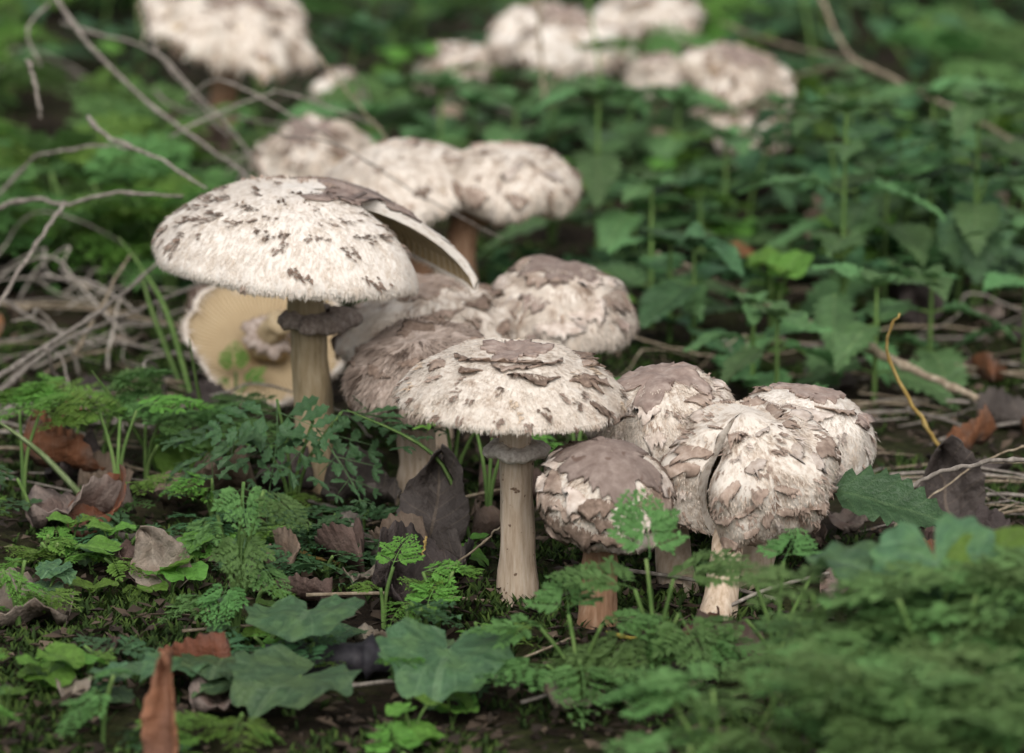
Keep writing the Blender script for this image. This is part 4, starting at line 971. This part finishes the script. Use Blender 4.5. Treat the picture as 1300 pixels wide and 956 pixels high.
st([(1142, 398), (1127, 425), (1131, 462), (1165, 525), (1192, 566)], 1.56, 1.585, .0007, .0019, S_OCHRE, 'curved ochre stalk with hooked tip standing in the right litter')
st([(1315, 582), (1240, 588), (1185, 603), (1142, 626)], 1.42, 1.42, .0013, .0016, S_GREY, 'rough greyish green twig ending at the serrated leaf')
st([(1315, 560), (1240, 590), (1170, 640)], 1.52, 1.5, .0007, .0006, S_STRAW, 'hair thin straw behind the rough twig')
st([(770, 803), (820, 812), (880, 808), (945, 812)], 1.345, 1.35, .0013, .001, S_YEL, 'yellow stem lying across the feet of the mushrooms')
st([(880, 792), (900, 812), (940, 840)], 1.35, 1.33, .0013, .0007, S_GREY, 'broken grey twig lying over the yellow stem')
st([(568, 722), (600, 700), (632, 672), (645, 658)], 1.42, 1.41, .0007, .0007, S_STRAW, 'thin leaf stalk leaning against the ringed stem')
st([(541, 682), (536, 710), (528, 745)], 1.42, 1.42, .0008, .0006, S_OCHRE, 'short hooked tan sprout rising from the purplish leaf')
st([(440, 660), (465, 690), (500, 722)], 1.48, 1.44, .0045, .003, S_BARK, 'piece of grey rotten bark leaning by the dead leaves', name='bark_piece', cat='bark')
st([(375, 700), (430, 715), (475, 725)], 1.46, 1.45, .0012, .001, S_OCHRE, 'short tan straw in front of the bark piece')
st([(310, 700), (320, 720), (338, 745)], 1.44, 1.42, .0022, .0012, S_BARK, 'splintered bark strip in the moss behind the pale sprig', name='bark_piece', cat='bark')
st([(140, 680), (190, 682), (235, 684)], 1.47, 1.47, .0022, .0014, S_BARK, 'flat bark strip behind the upright grey leaf', name='bark_piece', cat='bark')
st([(340, 842), (430, 838), (520, 836), (640, 850)], 1.31, 1.31, .0075, .006, S_DARK, 'thick black rotten stick lying under the broad leaves', name='rotten_stick', cat='stick')
rn = random.Random(515)
def thin_stem(px, py, reach, height, r, label, group, mat):
    g = G(px, py); a = rn.gauss(-.5, .7) + (math.pi if rn.random() < .35 else 0)
    e = Vector((math.cos(a), math.sin(a) * .7, 0)) * reach
    h1, h2 = height * rn.uniform(.5, 1.1), height * rn.uniform(-.1, .9)
    k = e * .5 + Vector((rn.gauss(0, .008), rn.gauss(0, .008), h1))
    c = catmull([(0, 0, .001), tuple(e * .25 + Vector((0, 0, h1 * .62))), tuple(k), tuple(e * .8 + Vector((rn.gauss(0, .006), 0, h1 * .5 + h2 * .5))), (e.x, e.y, max(.002, h2))], 18)
    c = [tuple(p[j] + .0012 * noise.noise((i * .6, j * 4.0, px)) for j in range(3)) for i, p in enumerate(c)]
    V, F, T = tube(c, [r * (1.1 - .7 * i / 17) * (1 + .4 * (i % 6 == 3)) for i in range(18)], 5, .2, px)
    tag(link('dry_stalk', mesh('dry_stalk', V, F, mat), None, g), label, 'stalk', group)
for i in range(48):
    thin_stem(rn.uniform(-90, 250), rn.uniform(255, 560), rn.uniform(.05, .14), rn.uniform(.004, .055), rn.uniform(.0004, .0009), 'thin pale dry stem in the tangle left of the tallest mushroom', 'thin dry stems tangled by the tallest mushroom', S_PALES if i % 3 else S_GREY)
for i in range(40):
    thin_stem(rn.uniform(800, 1380), rn.uniform(330, 640), rn.uniform(.04, .12), rn.uniform(.002, .022), rn.uniform(.0003, .0009), 'thin dry stem lying among the nettles behind the folded mushroom', 'thin dry stems among the nettles', S_STRAW if i % 3 else S_GREY)
for i in range(16):
    thin_stem(rn.uniform(60, 520), rn.uniform(120, 280), rn.uniform(.06, .16), rn.uniform(.02, .07), rn.uniform(.0005, .0009), 'thin grey dry stem arching in front of the far pale mushroom', 'thin dry stems before the far pale mushroom', S_PALES)
blade((245, 510), (150, 300), 1.80, .0016, S_GREEN, 'green grass blade arching behind the fallen cap', (.004, 0, .006))
blade((235, 500), (172, 318), 1.80, .0016, S_GREEN, 'second green grass blade arching beside the fallen cap', (-.004, 0, .004))
blade((272, 580), (240, 430), 1.62, .0011, S_GREEN, 'short upright grass blade before the cream gills', (-.001, 0, .0))
blade((212, 610), (116, 470), 1.56, .0010, S_GREEN, 'thin dark green blade slanting over the left seedlings', (0, 0, .002))
blade((112, 640), (-10, 530), 1.52, .0016, S_PALEG, 'pale green flat blade slanting in from the left edge', (0, 0, .002))
blade((600, 690), (440, 520), 1.50, .0011, S_GREEN, 'long dark green blade bent before the pale stem', (.012, 0, .008))
rn = random.Random(5)
for i in range(120):
    zone = rn.random()
    if zone < .45: px, py = rn.uniform(-80, 250), rn.uniform(330, 640)
    elif zone < .9: px, py = rn.uniform(1040, 1400), rn.uniform(400, 700)
    else: px, py = rn.uniform(300, 1000), rn.uniform(640, 930)
    g = G(px, py); L = rn.uniform(.03, .09); a = rn.gauss(0, .55) + (math.pi if rn.random() < .5 else 0)
    dz = abs(rn.gauss(0, .10)) * L
    v = [(-math.cos(a) * L / 2, -math.sin(a) * L / 2, .0015), (rn.uniform(-.004, .004), rn.uniform(-.004, .004), .003 + dz * .6), (math.cos(a) * L / 2, math.sin(a) * L / 2, .002 + dz)]
    r = rn.uniform(.0003, .0010); V, F, T = tube(catmull(v, 8), r, 5, .3, i)
    tag(link('straw', mesh('straw', V, F, S_STRAW if rn.random() < .5 else S_GREY), None, g), 'loose dry straw lying in the litter', 'straw', 'loose straws in the litter')

# ------------------------------------------------------------------ nettles and weeds behind
nettle((1068, 425), .125, 'nettle plant with whorled leaves standing behind the white drooping mushroom', size=.05, nodes=5, yaw0=80, seed=1)
nettle((758, 335), .10, 'nettle plant rising behind the plated and rolled edge mushrooms', size=.056, nodes=3, yaw0=95, seed=2)
nettle((1235, 400), .115, 'nettle plant beside the withered hanging leaf', size=.05, nodes=4, yaw0=70, seed=3)
nettle((920, 330), .075, 'nettle plant with rounded leaves below the flattened tan mushroom', size=.05, nodes=3, yaw0=20, seed=4)
nettle((560, 270), .08, 'nettle plant behind the tilted pale cap', size=.06, nodes=3, yaw0=85, seed=5)
nettle((985, 520), .05, 'broad leaved nettle close behind the white drooping mushroom', size=.042, nodes=3, yaw0=30, seed=61)
nettle((1110, 500), .06, 'young nettle beside the split reed', size=.045, nodes=3, yaw0=75, seed=62)
nettle((850, 440), .055, 'short nettle right behind the plated mushroom', size=.05, nodes=3, yaw0=100, seed=63)
nettle((1180, 470), .05, 'small nettle standing at the end of the split reed', size=.04, nodes=3, yaw0=20, seed=64)
nettle((1300, 460), .07, 'nettle plant at the right edge of the litter', size=.045, nodes=3, yaw0=60, seed=6)
nettle((880, 455), .06, 'dark leaved nettle right of the plated mushroom', size=.05, nodes=3, yaw0=40, seed=7, meshes=NETD)
nettle((955, 505), .05, 'fresh nettle sprout behind the white drooping mushroom', size=.035, nodes=3, yaw0=10, seed=8)
leaf_plant((1245, 400), [(-.006, -.01, .05, 175, -40, 0, .024), (.03, -.01, .035, 200, -10, 0, .022)], 'weed with a hanging heart shaped leaf under the right nettle', meshes=HRT)
leaf_plant((1055, 470), [(.0, -.01, .045, 175, -50, 0, .034), (-.004, -.02, .02, 170, -40, 0, .034), (.02, -.02, .022, 190, -15, 0, .028), (-.03, 0, .02, 120, -10, 0, .026)], 'weed with hanging pointed leaves below the nettle', meshes=NET)
rn = random.Random(23)
for i in range(22):
    px, py = rn.uniform(-60, 235), rn.uniform(265, 400)
    parsley((px, py), [(rn.uniform(.02, .062), rn.uniform(-.02, .02), rn.uniform(-.02, .02), rn.uniform(0, 360), rn.uniform(0, 30), rn.uniform(.035, .055)) for _ in range(4)],
        'light green feathery plant under the slanting dry stalks', 'feathery plants under the dry stalks', meshes=FRDB if rn.random() < .5 else FRD)
for px, py, h, sz, yw in [(655, 230, .055, .06, 88), (600, 215, .05, .055, 70), (800, 215, .05, .055, 100), (700, 200, .05, .05, 60), (510, 200, .05, .06, 95), (860, 240, .06, .05, 80), (760, 190, .04, .05, 40), (470, 225, .045, .06, 80), (990, 250, .06, .05, 75)]:
    nettle((px, py), h, 'spreading nettle in front of the far pale mushrooms', 'nettles before the far mushrooms', size=sz, nodes=3, yaw0=yw, seed=int(px), shrink=.8)
rn = random.Random(19)
for i in range(22):
    px, py = rn.uniform(790, 1380), rn.uniform(270, 450)
    if px > 1080 and py > 400: continue
    g = G(px, py)
    nettle(None, rn.uniform(.035, .095), 'light green nettle rising from the litter behind the right mushrooms', 'nettles behind the right mushrooms', nodes=rn.choice((2, 3, 4)), size=rn.uniform(.040, .062), yaw0=rn.uniform(0, 180), seed=400 + i,
        meshes=NET if rn.random() < .65 else NETD, base_world=g, lean=(rn.uniform(-.015, .015), rn.uniform(-.01, .01)))
rn = random.Random(61)
for i, (px, py) in enumerate([(905, 330), (700, 300), (1065, 370), (1190, 120), (870, 120), (640, 130), (1010, 200), (1130, 230), (520, 150), (1270, 250), (980, 440), (740, 430), (330, 130), (150, 150), (840, 260)]):
    leaf_plant((px, py), [(rn.uniform(-.02, .02), rn.uniform(-.02, .01), rn.uniform(.015, .05), rn.uniform(0, 360), rn.uniform(0, 40), 0, rn.uniform(.012, .02)) for _ in range(5)],
        'small weed with fresh yellowish green rounded leaves', 'fresh yellowish green weeds', meshes=HRTB)
rn = random.Random(12)
LBL = 'leafy nettle in the thick weeds behind the mushrooms'
cnt = 0
for i in range(175):
    y = rn.uniform(1.95, 3.9); x = rn.uniform(-.21, .21) * y * 1.3
    pxx = 650 + x / (y * TANH) * 650
    pyy = 478 + (math.degrees(math.atan(CAM_H / y)) - PITCH) / 16 * 1300
    if pxx < 480 and pyy > 120 and rn.random() < .8: continue
    if pyy > 300 and not (780 < pxx): continue
    if any(abs(pxx - a) < 70 and pyy > b for a, b in ((280, 150), (708, 110), (812, 80), (592, 110), (930, 165), (836, 140), (400, 230), (440, 150))) and rn.random() < .85: continue
    h = rn.uniform(.03, .075) * (1.0 if y < 2.6 else 1.4)
    nettle(None, h, LBL, 'nettles in the weeds', nodes=rn.choice((2, 3, 3)), size=rn.uniform(.04, .06), yaw0=rn.uniform(0, 180), seed=100 + i, meshes=NETD if rn.random() < .6 else NET,
        base_world=Vector((x, y, gh(x, y))), lean=(rn.uniform(-.02, .02), rn.uniform(-.02, .02)), top=rn.random() < .5); cnt += 1
for i in range(120):
    y = rn.uniform(1.8, 3.8); x = rn.uniform(-.21, .19) * y * 1.1
    pxx = 650 + x / (y * TANH) * 650
    pyy = 478 + (math.degrees(math.atan(CAM_H / y)) - PITCH) / 16 * 1300
    if pyy > 330 and 220 < pxx < 1400: continue
    if pxx > 500 and rn.random() < .5: continue
    if any(abs(pxx - a) < 60 and pyy > b for a, b in ((280, 150), (708, 110), (812, 80), (930, 165), (836, 140))) and rn.random() < .85: continue
    parsley(None, [(rn.uniform(.02, .055), rn.uniform(-.03, .03), rn.uniform(-.03, .03), rn.uniform(0, 360), rn.uniform(0, 30), rn.uniform(.05, .075)) for _ in range(rn.choice((3, 4, 5)))],
        'bright feathery plant in the weeds behind the mushrooms', 'feathery plants in the weeds', meshes=rn.choice((FRD, FRDB, FRD)), base_world=Vector((x, y, gh(x, y))))

# ------------------------------------------------------------------ stuff: moss, litter, ground cover
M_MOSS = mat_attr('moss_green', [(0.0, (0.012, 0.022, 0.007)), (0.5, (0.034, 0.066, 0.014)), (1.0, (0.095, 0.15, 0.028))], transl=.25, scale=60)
M_LIT = mat_attr('litter_mix', [(0.0, (0.025, 0.018, 0.013)), (0.4, (0.085, 0.06, 0.042)), (0.75, (0.19, 0.145, 0.10)), (1.0, (0.34, 0.28, 0.20))], scale=200)
M_COVER = mat_attr('cover_green', [(0.0, (0.018, 0.045, 0.018)), (0.5, (0.045, 0.11, 0.035)), (1.0, (0.12, 0.25, 0.045))], transl=.3, scale=40)
rn = random.Random(33); V, F, tc = [], [], []
for i in range(62000):
    y = rn.uniform(1.08, 2.15); x = rn.uniform(-.235, .235) * y
    m = noise.noise((x * 14, y * 14, 2.2)) + .5 * noise.noise((x * 40, y * 40, 1.2))
    if m < -.02 + rn.gauss(0, .12): continue
    p = Vector((x, y, gh(x, y) - .001)); c0 = .25 + .5 * rn.random() + .25 * m
    for k in range(3):
        a = rn.uniform(0, 6.28); h = rn.uniform(.0018, .0048) * (1 + .6 * max(0, m)); d = Vector((math.cos(a), math.sin(a), 0)); s = Vector((-d.y, d.x, 0)) * rn.uniform(.0004, .0008); b = len(V)
        V += [p - s, p + s, p + d * h * .5 + s * .9 + Vector((0, 0, h * .7)), p + d * h * .5 - s * .9 + Vector((0, 0, h * .7)), p + d * h * .9 + Vector((0, 0, h))]
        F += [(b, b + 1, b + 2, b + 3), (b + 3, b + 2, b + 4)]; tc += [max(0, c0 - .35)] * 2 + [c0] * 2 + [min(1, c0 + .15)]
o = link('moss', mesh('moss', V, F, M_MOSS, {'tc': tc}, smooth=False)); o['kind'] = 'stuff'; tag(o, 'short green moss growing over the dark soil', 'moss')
V, F, tc = [], [], []
for i in range(20000):
    y = 1.1 + 2.2 * rn.random() ** 1.5; x = rn.uniform(-.25, .25) * y
    p = Vector((x, y, gh(x, y) + rn.uniform(.0005, .005))); a = rn.uniform(0, 6.28); L = rn.uniform(.002, .011); w = rn.uniform(.0006, .0016) if rn.random() < .6 else rn.uniform(.0014, .0030)
    d = Vector((math.cos(a), math.sin(a), rn.gauss(0, .25))).normalized(); s = d.cross(Vector((rn.gauss(0, .3), rn.gauss(0, .3), 1))).normalized() * w; n3 = s.cross(d).normalized(); b = len(V)
    V += [p - d * L * .5, p - s + n3 * w * .5, p + s + n3 * w * .3, p + d * L * .5, p - n3 * .0006]
    F += [(b, b + 2, b + 1), (b + 1, b + 2, b + 3), (b, b + 1, b + 4), (b + 1, b + 3, b + 4), (b + 3, b + 2, b + 4), (b + 2, b, b + 4)]
    c0 = .62 * rn.random() ** 2.2; tc += [c0, c0 * .9, min(1, c0 * 1.1), c0, c0 * .6]
o = link('leaf_litter', mesh('leaf_litter', V, F, M_LIT, {'tc': tc}, smooth=False)); o['kind'] = 'stuff'; tag(o, 'crumbled brown leaf and twig litter on the soil', 'litter')
V, F, tc = [], [], []
for i in range(20000):
    y = 1.95 + 4.5 * rn.random() ** 1.3; x = rn.uniform(-.32, .32) * y
    m = noise.noise((x * 5, y * 5, 7)); 
    pxx = 650 + x / (y * TANH) * 650
    if m < -.12: continue
    if y < 2.2 and 1040 < pxx: continue
    h = rn.uniform(.0, .03) * (.5 + m) + .004 + (.02 * (y - 2.5) * rn.random() if y > 2.5 else 0)
    p = Vector((x, y, gh(x, y) + h)); a = rn.uniform(0, 6.28); L = rn.uniform(.008, .02) * (1 if y < 3 else 1.5); w = L * rn.uniform(.25, .4)
    d = Vector((math.cos(a), math.sin(a), rn.gauss(.1, .35))).normalized(); s = d.cross(Vector((rn.gauss(0, .3), rn.gauss(0, .3), 1))).normalized() * w; n3 = s.cross(d).normalized(); b = len(V)
    V += [p, p + d * L * .35 - s + n3 * w * .3, p + d * L * .4, p + d * L * .35 + s + n3 * w * .3, p + d * L - n3 * L * .15]
    F += [(b, b + 2, b + 1), (b, b + 3, b + 2), (b + 1, b + 2, b + 4), (b + 2, b + 3, b + 4)]
    c0 = min(1, max(0, .35 + .6 * noise.noise((x * 3, y * 3, 1)) + rn.gauss(0, .2))); tc += [c0 * .7, c0, c0 * .9, c0, min(1, c0 * 1.1)]
o = link('ground_cover', mesh('ground_cover', V, F, M_COVER, {'tc': tc}, smooth=False)); o['kind'] = 'stuff'; tag(o, 'low mass of small green leaves covering the ground behind', 'ground cover')
